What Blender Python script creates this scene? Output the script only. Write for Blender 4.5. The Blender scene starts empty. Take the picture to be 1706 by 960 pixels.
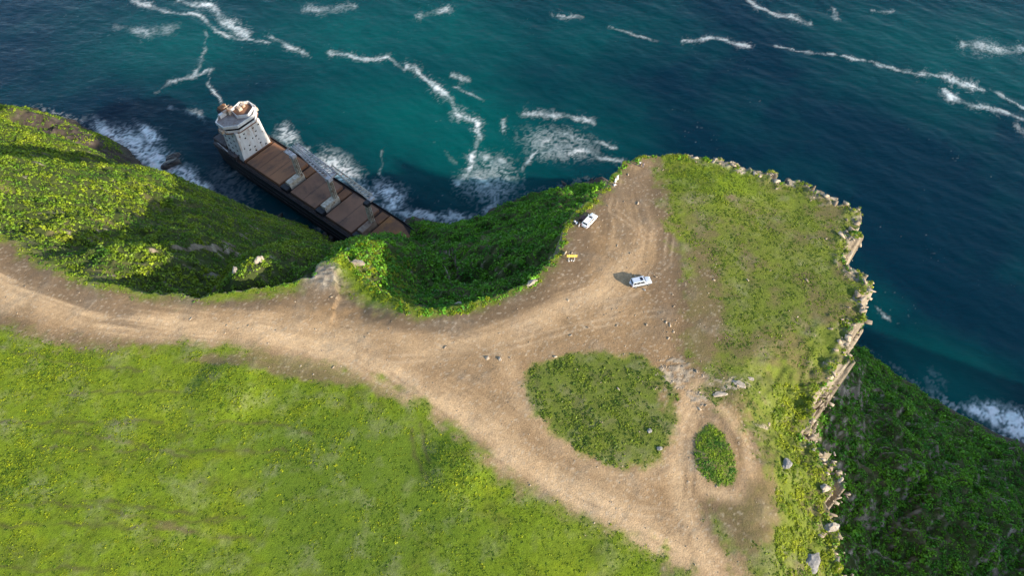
import bpy, bmesh, math, random
import numpy as np
from mathutils import Vector, Matrix

# ------------------------------------------------------------------ camera
C = bpy.context.scene
R = math.radians
CAM_H = 123.0            # metres above the plateau (plateau is z = 0)
TILT = R(36.5)           # away from straight down
F = 1150.0               # focal length in photo pixels (1706 wide)
SEA = -120.0
cam = bpy.data.cameras.new('camera')
cam.sensor_width = 36.0
cam.lens = 36.0 * F / 1706.0
cam.clip_start = 1.0
cam.clip_end = 20000.0
camo = bpy.data.objects.new('camera', cam)
C.collection.objects.link(camo)
camo.location = (0, 0, CAM_H)
camo.rotation_euler = (TILT, 0, 0)
C.camera = camo

# ------------------------------------------------------------------ daylight
SUN_EL = R(21.5)
SUN_DIR = Vector((0.82 * math.cos(SUN_EL), -0.572 * math.cos(SUN_EL), math.sin(SUN_EL))).normalized()
world = bpy.data.worlds.new('World'); C.world = world; world.use_nodes = True
wn = world.node_tree.nodes; wl = world.node_tree.links
sky = wn.new('ShaderNodeTexSky'); sky.sky_type = 'NISHITA'; sky.sun_disc = False
sky.sun_elevation = SUN_EL
sky.sun_rotation = math.atan2(SUN_DIR.x, SUN_DIR.y)
sky.air_density = 1.0; sky.dust_density = 0.6; sky.ozone_density = 1.0
wl.new(sky.outputs[0], wn['Background'].inputs[0]); wn['Background'].inputs[1].default_value = 0.15
sl = bpy.data.lights.new('sun', 'SUN'); sl.energy = 4.2; sl.angle = R(0.55); sl.color = (1.0, 0.87, 0.68)
so = bpy.data.objects.new('sun', sl); C.collection.objects.link(so)
so.rotation_euler = SUN_DIR.to_track_quat('Z', 'Y').to_euler()
C.view_settings.view_transform = 'Standard'; C.view_settings.look = 'None'
C.view_settings.exposure = 1.15; C.view_settings.gamma = 1.0; C.view_settings.use_curve_mapping = False
C.cycles.max_bounces = 6
C.cycles.use_denoising = True

# ------------------------------------------------------------------ helpers
rng = np.random.default_rng(7)
random.seed(7)
ct, st = math.cos(TILT), math.sin(TILT)

def unproject(px, py, z=0.0):
    """the ground point at height z that the photo shows at pixel (px, py)"""
    v = (480.0 - py) / F; u = (px - 853.0) / F
    d = (CAM_H - z) / (ct - v * st)
    return (u * d, d * (st + v * ct))

def up(pts, z=0.0):
    return np.array([unproject(p[0], p[1], p[2] if len(p) > 2 else z) for p in pts], float)

def project(X, Y, Z):
    dx, dy, dz = X, Y, Z - CAM_H
    dep = dy * st - dz * ct
    return 853 + F * dx / dep, 480 - F * (dy * ct + dz * st) / dep

def sstep(a, b, x):
    t = np.clip((x - a) / (b - a), 0, 1)
    return t * t * (3 - 2 * t)

_perm = rng.permutation(512).astype(np.int32)
_ang = rng.random(512) * 2 * np.pi
_gx, _gy = np.cos(_ang).astype(np.float32), np.sin(_ang).astype(np.float32)

def gnoise(x, y, seed=0):
    x = np.asarray(x, np.float32); y = np.asarray(y, np.float32)
    xi = np.floor(x).astype(np.int32); yi = np.floor(y).astype(np.int32)
    xf = x - xi; yf = y - yi
    def g(a, b, fx, fy):
        h = _perm[(_perm[(a + seed * 37) & 511] + b + seed * 11) & 511]
        return _gx[h] * fx + _gy[h] * fy
    n00 = g(xi, yi, xf, yf); n10 = g(xi + 1, yi, xf - 1, yf)
    n01 = g(xi, yi + 1, xf, yf - 1); n11 = g(xi + 1, yi + 1, xf - 1, yf - 1)
    u = xf * xf * xf * (xf * (xf * 6 - 15) + 10); v = yf * yf * yf * (yf * (yf * 6 - 15) + 10)
    return (n00 + u * (n10 - n00) + v * (n01 - n00 + u * (n11 - n10 - n01 + n00))) * 1.5

def fbm(x, y, oct=4, seed=0, gain=0.5):
    s = 0; a = 1.0; t = 0
    for i in range(oct):
        s = s + a * gnoise(x * 2 ** i, y * 2 ** i, seed + i); t += a; a *= gain
    return s / t

def polydist(X, Y, P, closed=True, vals=None):
    """distance to a polyline; signed (+ inside) when closed; values interpolated along it; arc length; side"""
    X = X.astype(np.float32); Y = Y.astype(np.float32)
    best = np.full(X.shape, 1e12, np.float32)
    inside = np.zeros(X.shape, bool)
    arc = np.zeros(X.shape, np.float32); side = np.zeros(X.shape, np.float32)
    V = None if vals is None else [np.zeros(X.shape, np.float32) for _ in range(vals.shape[1])]
    n = len(P); L = 0.0
    for i in range(n if closed else n - 1):
        (ax, ay), (bx, by) = P[i], P[(i + 1) % n]
        dx, dy = bx - ax, by - ay
        ll = dx * dx + dy * dy + 1e-9
        t = np.clip(((X - ax) * dx + (Y - ay) * dy) / ll, 0, 1)
        ex = X - (ax + t * dx); ey = Y - (ay + t * dy)
        d = ex * ex + ey * ey
        m = d < best
        best = np.where(m, d, best)
        if vals is not None:
            j = (i + 1) % n
            for k in range(len(V)):
                V[k] = np.where(m, vals[i, k] + t * (vals[j, k] - vals[i, k]), V[k])
        if not closed:
            arc = np.where(m, L + t * math.sqrt(ll), arc)
            side = np.where(m, np.sign(dx * ey - dy * ex), side)
        else:
            c = (ay > Y) != (by > Y)
            if dy != 0:
                inside ^= c & (X < (bx - ax) * (Y - ay) / dy + ax)
        L += math.sqrt(ll)
    d = np.sqrt(best)
    if closed:
        d = np.where(inside, d, -d)
        return (d, V) if vals is not None else d
    return d, arc, side

def blob(PX, PY, cx, cy, rx, ry=None, rot=0):
    ry = ry or rx
    a = R(rot); dx, dy = PX - cx, PY - cy
    u = (dx * math.cos(a) + dy * math.sin(a)) / rx; v = (-dx * math.sin(a) + dy * math.cos(a)) / ry
    return np.exp(-(u * u + v * v))

def link(name, me, mat=None, parent=None):
    o = bpy.data.objects.new(name, me); C.collection.objects.link(o)
    if mat is not None: me.materials.append(mat)
    if parent is not None: o.parent = parent
    return o

def tag(o, label=None, cat=None, group=None, kind=None):
    if label: o['label'] = label
    if cat: o['category'] = cat
    if group: o['group'] = group
    if kind: o['kind'] = kind
    return o

def np_mesh(name, verts, faces, smooth=False):
    """verts (n,3), faces (m,k) -> mesh, all faces with k corners"""
    me = bpy.data.meshes.new(name)
    n, (m, k) = len(verts), faces.shape
    me.vertices.add(n); me.loops.add(m * k); me.polygons.add(m)
    me.vertices.foreach_set('co', np.ascontiguousarray(verts, np.float32).ravel())
    me.loops.foreach_set('vertex_index', np.ascontiguousarray(faces, np.int32).ravel())
    me.polygons.foreach_set('loop_start', np.arange(0, m * k, k, dtype=np.int32))
    if smooth: me.polygons.foreach_set('use_smooth', np.ones(m, bool))
    me.update(calc_edges=True)
    return me

def color_attr(me, name, rgb):
    a = me.attributes.new(name, 'FLOAT_COLOR', 'POINT')
    c = np.ones((len(me.vertices), 4), np.float32); c[:, :3] = rgb
    a.data.foreach_set('color', c.ravel())

def float_attr(me, name, v):
    a = me.attributes.new(name, 'FLOAT', 'POINT')
    a.data.foreach_set('value', np.ascontiguousarray(v, np.float32).ravel())

def grid_mesh(name, xs, ys, Z):
    nx, ny = len(xs), len(ys)
    X, Y = np.meshgrid(xs, ys)
    v = np.stack([X.ravel(), Y.ravel(), Z.ravel()], 1)
    i = np.arange(nx * ny).reshape(ny, nx)
    f = np.stack([i[:-1, :-1].ravel(), i[:-1, 1:].ravel(), i[1:, 1:].ravel(), i[1:, :-1].ravel()], 1)
    return np_mesh(name, v, f, True)

class NT:
    """a node tree in shorthand"""
    def __init__(s, name):
        s.m = bpy.data.materials.new(name); s.m.use_nodes = True
        s.t = s.m.node_tree; s.b = s.t.nodes['Principled BSDF']
    def n(s, typ, **kw):
        x = s.t.nodes.new('ShaderNode' + typ)
        for k, v in kw.items():
            if k.startswith('i_'):
                key = k[2:]
                x.inputs[int(key) if key.isdigit() else key.replace('_', ' ')].default_value = v
            else: setattr(x, k, v)
        return x
    def l(s, a, b): s.t.links.new(a, b)
    def set(s, **kw):
        for k, v in kw.items(): s.b.inputs[k.replace('_', ' ')].default_value = v
        return s

def mix(nt, typ, fac, a, b):
    m = nt.n('MixRGB', blend_type=typ)
    for i, q in enumerate((fac, a, b)):
        if hasattr(q, 'is_output'): nt.l(q, m.inputs[i])
        else: m.inputs[i].default_value = q if i == 0 else (tuple(q) + (1,) if len(q) == 3 else q)
    return m.outputs[0]

def noise_mat(name, c1, c2, scale=3.0, rough=0.7, metal=0.0, c3=None, s3=0.6, lo=0.4, hi=0.6, bump=0.0, stretch=(1, 1, 1), lo3=0.52, hi3=0.66):
    nt = NT(name); nt.set(Roughness=rough, Metallic=metal)
    tc = nt.n('TexCoord'); mp = nt.n('Mapping'); mp.inputs['Scale'].default_value = stretch
    nt.l(tc.outputs['Object'], mp.inputs[0])
    no = nt.n('TexNoise', i_Scale=scale, i_Detail=6.0, i_Roughness=0.65); nt.l(mp.outputs[0], no.inputs['Vector'])
    mr = nt.n('MapRange'); mr.inputs[1].default_value = lo; mr.inputs[2].default_value = hi
    nt.l(no.outputs[0], mr.inputs[0])
    col = mix(nt, 'MIX', mr.outputs[0], c1, c2)
    if c3:
        n3 = nt.n('TexNoise', i_Scale=s3, i_Detail=8.0, i_Roughness=0.7); nt.l(mp.outputs[0], n3.inputs['Vector'])
        m3 = nt.n('MapRange'); m3.inputs[1].default_value = lo3; m3.inputs[2].default_value = hi3
        nt.l(n3.outputs[0], m3.inputs[0])
        col = mix(nt, 'MIX', m3.outputs[0], col, c3)
    nt.l(col, nt.b.inputs['Base Color'])
    if bump:
        bp = nt.n('Bump', i_Strength=bump, i_Distance=0.05); nt.l(no.outputs[0], bp.inputs['Height']); nt.l(bp.outputs[0], nt.b.inputs['Normal'])
    return nt.m

# ------------------------------------------------------------------ outlines read off the photo
# plateau rim: px, py, z, cliff height (m), profile exponent
RIM = [(-260, 250, -2, 0, 1.25), (-120, 330, 0, 0, 1.25), (0, 392, 0, 0, 1.25), (60, 430, 0, 0, 1.2), (130, 462, 0, 0, 1.15), (230, 486, 0, 1, 1.0), (330, 494, 0, 2, 0.95),
       (420, 482, 0, 3, 0.9), (480, 470, 0, 4, 0.9), (514, 462, 0, 6, 0.9), (530, 440, -1, 8, 0.9), (556, 428, -2, 8, 0.9), (576, 425, -3, 7, 0.9), (600, 450, -3, 4, 1.0), (640, 485, -2, 2, 1.1),
       (680, 512, 0, 1, 1.12), (725, 517, 0, 1, 1.14), (780, 508, 0, 1, 1.14), (832, 492, 0, 2, 1.12), (882, 466, 0, 3, 1.08), (916, 438, 0, 4, 1.05), (930, 408, 0, 6, 1.0),
       (942, 376, 0, 6, 1.0), (956, 352, 0, 6, 1.0), (982, 336, 0, 7, 1.0), (1002, 318, 0, 8, 1.0), (1018, 292, 0, 10, 1.0), (1044, 268, 0, 16, 1.0), (1076, 258, 0, 30, 1.0),
       (1122, 253, 0, 40, 1.0), (1162, 261, 0, 40, 1.0), (1222, 272, 0, 40, 1), (1292, 294, 0, 40, 1), (1332, 303, 0, 46, 1), (1382, 324, 0, 46, 1), (1424, 346, 0, 46, 1),
       (1438, 360, 0, 46, 1), (1430, 384, 0, 46, 1), (1416, 410, 0, 46, 1), (1414, 430, 0, 46, 1), (1438, 458, 0, 46, 1), (1450, 482, 0, 46, 1), (1440, 520, 0, 46, 1),
       (1418, 556, 0, 46, 1), (1408, 594, -1, 46, 1), (1394, 624, -2, 46, 1), (1372, 664, -4, 46, 1), (1352, 694, -6, 46, 1), (1343, 730, -7, 46, 1), (1362, 758, -7, 46, 1),
       (1392, 780, -7, 46, 1), (1402, 800, -7, 46, 1), (1388, 824, -7, 46, 1), (1384, 862, -7, 46, 1), (1396, 896, -7, 46, 1), (1388, 916, -7, 46, 1), (1408, 960, -7, 46, 1),
       (-800, 2600, 0, 0, 1), (-1500, 900, 0, 0, 1), (-900, 200, -2, 0, 1.2)]
_tail = [((56, 8), (-6, 46, 1)), ((57, -30), (-5, 46, 1)), ((60, -90), (-4, 46, 1)), ((64, -250), (-4, 46, 1)), ((-400, -250), (0, 0, 1))]
_k = next(i for i, r in enumerate(RIM) if r[1] == 2600)
PLAT = np.concatenate([up(RIM[:_k]), np.array([t_[0] for t_ in _tail], float), up(RIM[_k + 1:])])
PLATV = np.array([(r[2], r[3], r[4]) for r in RIM[:_k]] + [t_[1] for t_ in _tail] + [(r[2], r[3], r[4]) for r in RIM[_k + 1:]], float)
# shoreline at sea level
SHORE = [(-420, 40), (-150, 130), (0, 174), (60, 180), (92, 192), (150, 216), (200, 243), (236, 273), (272, 298), (312, 314), (348, 330), (404, 342), (472, 364), (548, 394), (600, 430),
         (640, 434), (664, 388), (676, 366), (692, 362), (745, 374), (795, 366), (812, 350), (835, 342), (875, 326), (940, 312), (1002, 298)]
shore = list(map(tuple, up(SHORE, SEA))) + [(62, 236), (84, 212), (106, 184), (128, 160)]
SHORE2 = [(1424, 578), (1470, 606), (1520, 640), (1560, 664), (1605, 690), (1650, 716), (1706, 742), (1830, 800)]
shore += list(map(tuple, up(SHORE2, SEA))) + [(300, 70), (420, 20), (520, -120), (300, -300), (-300, -300), (-700, 60), (-620, 420), (-460, 400)]
SHORE_W = np.array(shore)
# bare earth
DIRT = [(-160, 330), (0, 398), (60, 436), (130, 470), (230, 496), (330, 505), (430, 498), (500, 486), (518, 460), (545, 452), (580, 486), (640, 522), (700, 532), (762, 522), (830, 506),
        (890, 476), (928, 440), (938, 398), (956, 364), (986, 344), (1008, 322), (1028, 292), (1050, 270), (1078, 262), (1098, 268), (1092, 300), (1104, 345), (1122, 392), (1142, 450),
        (1150, 520), (1142, 592), (1176, 622), (1170, 655), (1215, 690), (1255, 742), (1266, 796), (1248, 830), (1212, 846), (1182, 850), (1192, 890), (1222, 930), (1262, 990), (1330, 1060), (1200, 1010), (1150, 950), (1060, 898),
        (960, 852), (880, 815), (822, 772), (772, 718), (702, 668), (640, 642), (560, 612), (480, 600), (400, 574), (300, 570), (200, 578), (100, 568), (0, 540), (-160, 470)]
ISLE1 = [(876, 640), (890, 612), (940, 592), (1020, 588), (1080, 602), (1112, 632), (1128, 680), (1112, 740), (1086, 772), (1042, 780), (980, 760), (930, 726), (890, 690)]
ISLE2 = [(1158, 750), (1166, 720), (1184, 706), (1206, 722), (1220, 752), (1228, 785), (1218, 806), (1196, 810), (1174, 792), (1160, 772)]
DIRT_W, ISLE1_W, ISLE2_W = up(DIRT), up(ISLE1), up(ISLE2)
TRACKS = [[(-160, 400), (0, 478), (150, 528), (300, 546), (430, 556), (560, 584), (660, 630), (760, 692), (850, 758), (950, 822), (1060, 876), (1150, 926), (1260, 1000)],
          [(430, 540), (560, 566), (700, 578), (800, 560), (900, 525), (1000, 490), (1055, 430), (1062, 380), (1045, 320), (1062, 275)],
          [(1168, 640), (1138, 700), (1126, 780), (1142, 850), (1172, 910), (1225, 970)],
          [(1165, 655), (1212, 688), (1246, 740), (1252, 790), (1226, 826), (1180, 818), (1148, 780)],
          [(760, 560), (838, 590), (858, 650), (900, 725), (980, 784), (1060, 800), (1110, 775), (1126, 740)]]
# ------------------------------------------------------------------ the ground (one sheet: plateau, cliffs, slopes)
def spaced(breaks):
    out = []
    for a, b, s in breaks: out.append(np.arange(a, b, s))
    return np.concatenate(out)
gx = spaced([(-620, -400, 8), (-400, -330, 2), (-330, -130, 0.9), (-130, 92, 0.34), (92, 215, 0.8), (215, 420, 4), (420, 620, 12)])
gy = spaced([(-260, -40, 8), (-40, 20, 1.5), (20, 145, 0.34), (145, 250, 0.7), (250, 330, 1.0), (330, 460, 4)])
X, Y = np.meshgrid(gx, gy); X = X.astype(np.float32); Y = Y.astype(np.float32)

def terrain(X, Y):
    jag = 0.7 + 1.3 * sstep(45, 70, X)
    wx = jag * (1.6 * fbm(X / 9, Y / 9, 4, 3, 0.6) + 1.0 * fbm(X / 3.6, Y / 3.6, 3, 5, .6) + 0.75 * gnoise(X / 2.1, Y / 2.1, 8))
    wy = jag * (1.6 * fbm(X / 9, Y / 9, 4, 13, 0.6) + 1.0 * fbm(X / 3.6, Y / 3.6, 3, 15, .6) + 0.75 * gnoise(X / 2.1, Y / 2.1, 18))
    sP, (zr, cliff, ex) = polydist(X + wx, Y + wy, PLAT, True, PLATV)
    sS = polydist(X + 4 * fbm(X / 22, Y / 22, 4, 23), Y + 4 * fbm(X / 22, Y / 22, 4, 33), SHORE_W)
    dP = np.maximum(-sP, 0); dS = np.maximum(sS, 0)
    t = dP / (dP + dS + 1e-3)
    dc = np.maximum(dP + sstep(0, 1.5, dP) * (1.6 * fbm(X / 3.0, Y / 3.0, 4, 57, .6) - .3), 0)
    drop = np.minimum(cliff * (1 - (1 - np.clip(dc / (cliff * 0.17 + 0.5), 0, 1)) ** 2.6), 119)
    zq = -3 + (zr + 3) * np.exp(-dP / 5)
    slope_h = zq - drop + (SEA - zq + drop) * t ** ex
    mid = 4 * t * (1 - t) * (dP > 0)
    # shape of the slopes: broken ribs and hollows running down to the water
    rel = fbm(X / 46, Y / 46, 4, 41) * 9 + fbm((X * .62 - Y * .78) / 14, (X * .78 + Y * .62) / 50, 3, 47) * 7
    slope_h = slope_h + mid * rel * (0.5 + 0.5 * sstep(-70, -40, X)) + sstep(0, 6, dP) * sstep(0, 10, dS) * (fbm(X / 7, Y / 7, 3, 51) * (2.2 + 1.2 * sstep(-70, -40, X)) + fbm(X / 2.2, Y / 2.2, 3, 55) * 0.9)
    # inside: gently uneven plateau, outer shelf on the right tilting to its edge
    inside = np.maximum(sP, 0)
    plat_h = zr * (1 - sstep(0, 17, inside)) + 0.5 * fbm(X / 25, Y / 25, 3, 61) + 0.06 * fbm(X / 2, Y / 2, 3, 65)
    edge = sstep(6, 0, inside) * sstep(45, 62, X)
    plat_h = plat_h + edge * (fbm(X / 4, Y / 4, 3, 71) * 1.2 + 0.5 * np.abs(gnoise(X / 1.3, Y / 1.3, 73)))
    h = np.where(sP > 0, plat_h, slope_h)
    under = sS < 0
    h = np.where(under, SEA - np.minimum(-sS * 0.6, 14) - 0.4, h)
    h = np.where((sS > 0) & (sS < 7), np.minimum(np.maximum(h, SEA + 0.15 * sS), SEA + 5.0 * sS + 1), h)
    return h, sP, sS, t, cliff

H, sP, sS, T, CLIFF = terrain(X, Y)
PX, PY = project(X, Y, np.zeros_like(X))     # photo pixel of plateau points (z about 0)

def bump(cx, cy, r, hgt, z=0.0, sharp=1.0):
    global H
    x0, y0 = unproject(cx, cy, z)
    d = np.hypot(X - x0, Y - y0) / r
    H = H + hgt * np.exp(-d ** (2 * sharp))
def ridge(pts, w, hgt):
    global H
    d, _, _ = polydist(X, Y, up(pts), False)
    H = H + hgt * np.exp(-(d / w) ** 2)
bump(378, 652, 6.5, 1.4, 0, 2); bump(758, 785, 5.5, 1.3, 0, 1.5); bump(1190, 762, 4.2, 0.45, 0, 2); bump(1195, 320, 7, 0.7)
# spurs and gullies on the left hillside
ridge([(-120, 330, -18), (20, 352, -26), (120, 345, -36), (215, 335, -52), (270, 335, -75)], 18, 8)
ridge([(-100, 290, -40), (40, 300, -50), (130, 300, -62), (200, 305, -80)], 11, -11)
ridge([(-60, 225, -75), (50, 240, -80), (140, 266, -88)], 10, 9)
ridge([(215, 425, -12), (300, 425, -14), (318, 385, -28), (330, 350, -50)], 9, 7)
ridge([(170, 425, -14), (240, 392, -26), (300, 365, -42)], 8, -3)
# the outcrop that runs out into the bay
def spur(pts, k, w=2.5):
    global H
    Pw = up(pts); zz = np.array([[p[2]] for p in pts], float)
    P2 = np.concatenate([Pw, Pw[-2:0:-1]]); Z2 = np.concatenate([zz, zz[-2:0:-1]])
    d, (zc,) = polydist(X, Y, P2, True, Z2)
    d = np.abs(d)
    c = zc - k * np.maximum(d - w, 0) - np.maximum(d - 22, 0) * 3 + sstep(0, 4, d) * 2.2 * fbm(X / 5, Y / 5, 4, 79, .6)
    c = c - 4 * sstep(-4, 1.0, sP)
    H = np.where(sP < 1.0, np.maximum(H, c), H)
spur([(545, 448, -0.5), (566, 434, -2.5), (584, 422, -7), (598, 416, -13)], 1.0, 2.5)
spur([(408, 452, -2), (430, 434, -5), (440, 425, -10)], 1.0, 1.5)
# bluff at the left shore
ridge([(50, 196, -95), (110, 215, -100), (160, 236, -102)], 9, 8)
# unseen land across the gully, outside the frame, raised to shade the right slope
dh, _, _ = polydist(X, Y, np.array([(304, 44), (318, 0), (330, -90), (310, -220)]), False)
hill = 50 - 1.6 * np.maximum(dh - 18, 0) + 5 * fbm(X / 30, Y / 30, 4, 81)
H = np.where(sS > 0, np.maximum(H, np.minimum(hill, SEA + 3.2 * sS + 2)), H)

def height_at(x, y):
    x = np.asarray(x, float); y = np.asarray(y, float)
    i = np.clip(np.searchsorted(gx, x) - 1, 0, len(gx) - 2); j = np.clip(np.searchsorted(gy, y) - 1, 0, len(gy) - 2)
    fx = (x - gx[i]) / (gx[i + 1] - gx[i]); fy = (y - gy[j]) / (gy[j + 1] - gy[j])
    return (H[j, i] * (1 - fx) + H[j, i + 1] * fx) * (1 - fy) + (H[j + 1, i] * (1 - fx) + H[j + 1, i + 1] * fx) * fy
def field_at(A, x, y):
    i = np.clip(np.searchsorted(gx, x), 0, len(gx) - 1); j = np.clip(np.searchsorted(gy, y), 0, len(gy) - 1)
    return A[j, i]

# ---- what covers the ground
wN = 1.3 * fbm(X / 5, Y / 5, 4, 91, 0.6)
dD = polydist(X, Y, DIRT_W) + wN
d1 = polydist(X, Y, ISLE1_W) + wN * 1.6
d2 = polydist(X, Y, ISLE2_W) + wN * 0.5
patch = fbm(X / 3.2, Y / 3.2, 4, 95, 0.6)
dirt = sstep(-3.2, 1.8, dD + patch * 3.4 + 2.5 * (PX > 1060) * patch) * (1 - sstep(-1.2, 0.8, d1 + patch * 1.2)) * (1 - sstep(-0.8, 0.5, d2 + patch * .5))
g0m = fbm(X / 30, Y / 30, 2, 107)
# ragged worn ground: inside the loop and by the upper right of the clearing
worn = np.maximum.reduce([1.25 * blob(PX, PY, 1245, 840, 62, 90), .6 * blob(PX, PY, 1105, 660, 26, 50), 0.9 * blob(PX, PY, 1090, 330, 40, 90, -10), 0.95 * blob(PX, PY, 1165, 530, 60, 130), 1.1 * blob(PX, PY, 500, 612, 150, 24, 12), 0.9 * blob(PX, PY, 640, 650, 70, 18, 28),
                          0.85 * blob(PX, PY, 1215, 690, 60, 35), 0.8 * blob(PX, PY, 400, 600, 120, 20, 4), 0.5 * blob(PX, PY, 250, 905, 50, 20), 0.35 * blob(PX, PY, 1290, 400, 120, 60), 0.6 * blob(PX, PY, 1110, 600, 60, 30),
                          0.75 * blob(PX, PY, 290, 880, 40, 14, 10), 0.5 * blob(PX, PY, 130, 955, 40, 14), 0.8 * blob(PX, PY, 1050, 800, 70, 22, 15), 0.8 * blob(PX, PY, 1218, 333, 16, 9), 0.5 * blob(PX, PY, 1270, 350, 60, 14),
                          0.6 * blob(PX, PY, 745, 700, 70, 30, 40), 0.5 * blob(PX, PY, 800, 760, 60, 16, 40)])
onplat = sstep(-1.0, 1.0, sP)
worn = np.clip(worn + 0.45 * patch * (worn > .05), 0, 1) * onplat
dirt = np.maximum(dirt * sstep(-3.0, 0.5, sP), 0.8 * sstep(0.35, 0.8, worn) * (1 - sstep(-.6, .4, d2)))
gyH, gxH = np.gradient(H, gy.astype(np.float32), gx.astype(np.float32))
steep = np.hypot(gxH, gyH)
rockn = fbm(X / 6, Y / 6, 5, 101, 0.6)
rock = sstep(1.0, 1.9, steep - 1.3 * sstep(60, 30, X) + rockn * 1.1) * (1 - sstep(0.5, 3, sP))
rock = np.maximum(rock, sstep(3.4, 0.3, sP + 1.0 + rockn * 8) * sstep(55, 70, X) * (sP > -1.5) * 0.95)          # pale rim of the headland
rock = np.maximum(rock, sstep(3.0, 0.0, sP + rockn * 3) * sstep(40, 56, X) * (Y > 110) * (sP > -1))
rock = np.maximum(rock, np.clip(blob(PX, PY, 540, 458, 24, 20, -30) * 1.9 + rockn * .6, 0, 1) * (sP > -4))
rock = np.maximum(rock, 0.85 * sstep(0.34, 0.5, fbm(X / 5, Y / 3.2, 4, 105, .6) + .12 * g0m) * (sP < 0) * (X < 0))
ledge = np.maximum.reduce([blob(PX, PY, 1130, 625, 38, 30), 0.72 * blob(PX, PY, 1215, 640, 60, 20, 4), 0.8 * blob(PX, PY, 1160, 660, 26, 20), .6 * blob(PX, PY, 1280, 700, 40, 10)]) * onplat
ledge = np.clip(ledge * 1.3 + patch * 0.7, 0, 1) * (ledge > 0.08)
lx = gnoise(X / 2.3, Y / 1.1, 111); crack = sstep(0.0, 0.12, np.abs(lx)) * sstep(0.0, 0.1, np.abs(gnoise(X / 1.0, Y / 2.6, 113)))
ledge_m = 0.8 * sstep(0.66, 1.05, ledge + .5 * (gnoise(X / 1.3, Y / .9, 115)))
rock = np.maximum(rock, ledge_m)
H = H + ledge_m * (0.2 * np.round(3 * gnoise(X / 2.0, Y / 1.2, 117)) / 3 - 0.18 * (1 - crack))
# shore rocks: bare wet band just above the water
shoreband = sstep(7, 2, (H - SEA) + rockn * 7) * (sS > -3)
bluff = np.maximum.reduce([blob(X, Y, *unproject(70, 205, -88), 26, 12, -38), blob(X, Y, *unproject(150, 240, -104), 36, 10, -38), blob(X, Y, *unproject(240, 290, -112), 36, 6, -40)])
bluff = sstep(0.42, 0.7, bluff + rockn * 0.9)
# colours (albedo, linear)
def mixc(a, b, f): return a + (np.asarray(b, np.float32) - a) * f[..., None]
col = np.zeros(X.shape + (3,), np.float32)
g_big = fbm(X / 30, Y / 30, 3, 121); g_mid = fbm(X / 6, Y / 6, 4, 125, 0.6); g_fine = fbm(X / 1.1, Y / 1.1, 3, 129, 0.7)
col[:] = (0.125, 0.18, 0.010)
col = mixc(col, (0.15, 0.195, 0.014), sstep(-0.1, 0.5, g_big + g_mid * .6))
col = mixc(col, (0.10, 0.105, 0.025), sstep(0.05, 0.6, -g_mid - g_big * .4) * 0.45)
col = mixc(col, (0.19, 0.235, 0.008), sstep(0.05, 0.55, fbm(X / 11, Y / 7, 4, 127, .6)) * 0.6)
col *= (1 + 0.42 * g_fine + .25 * g_mid)[..., None]
col = mixc(col, (0.075, 0.125, 0.012), sstep(.2, 1.0, 1.0 * blob(PX, PY, 620, 860, 260, 170) + .5 * blob(PX, PY, 480, 740, 200, 60) + .6 * g_mid + .4 * g_big) * .75)
# the headland's turf is duller, mixed with dry stems
head = np.maximum(sstep(1080, 1180, PX) * (PY < 720), sstep(1120, 1150, PX) * sstep(600, 640, PY)) * onplat
isle = sstep(-1, 1, d1)
bright = blob(PX, PY, 1205, 300, 85, 40, 10)
col = mixc(col, (0.11, 0.115, 0.032), 0.5 * head * (1 - bright))
col = mixc(col, (0.13, 0.095, 0.05), head * sstep(0.0, 0.4, fbm(X / 8, Y / 8, 5, 131, .65) + 0.12) * 0.7 * (1 - bright))
col = mixc(col, (0.095, 0.105, 0.03), isle * (0.55 + .4 * sstep(.0, .4, g_mid)))
# trodden lines across the field
FIELD = [[(0, 580), (60, 592), (150, 612), (240, 616)], [(100, 655), (190, 654), (300, 653)], [(-20, 707), (80, 704), (150, 703), (270, 702)], [(90, 718), (200, 734), (290, 757), (340, 766)],
         [(340, 714), (400, 706), (450, 704), (520, 722)], [(0, 848), (80, 838), (170, 847), (230, 862), (290, 873), (410, 862)], [(-10, 876), (140, 874), (260, 880), (420, 900)],
         [(60, 745), (200, 752), (340, 752), (480, 750)], [(140, 832), (260, 850), (360, 862)], [(-10, 948), (90, 950), (170, 944)], [(685, 715), (692, 760), (712, 800)], [(700, 705), (708, 750), (722, 790)]]
fl = np.zeros_like(X)
for k, pl in enumerate(FIELD):
    d, s, sd = polydist(X + 0.5 * g_mid, Y + 0.7 * gnoise(X / 3, Y / 3, 140 + k), up(pl), False)
    fl = np.maximum(fl, np.exp(-(d / 0.38) ** 2) * np.clip(0.85 + gnoise(s / 4, s * 0, 150 + k), 0, 1))
fine_lines = sstep(0.3, 0.65, fbm((X + 8 * gnoise(X / 40, Y / 40, 161)) / 16, (Y + 2.5 * gnoise(X / 25, Y / 25, 163)) / 1.1, 3, 165)) * (PY > 560) * (PX < 700)
fl = np.maximum(fl, fine_lines * 0.4)
col = mixc(col, (0.07, 0.058, 0.024), fl * 0.7)
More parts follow.
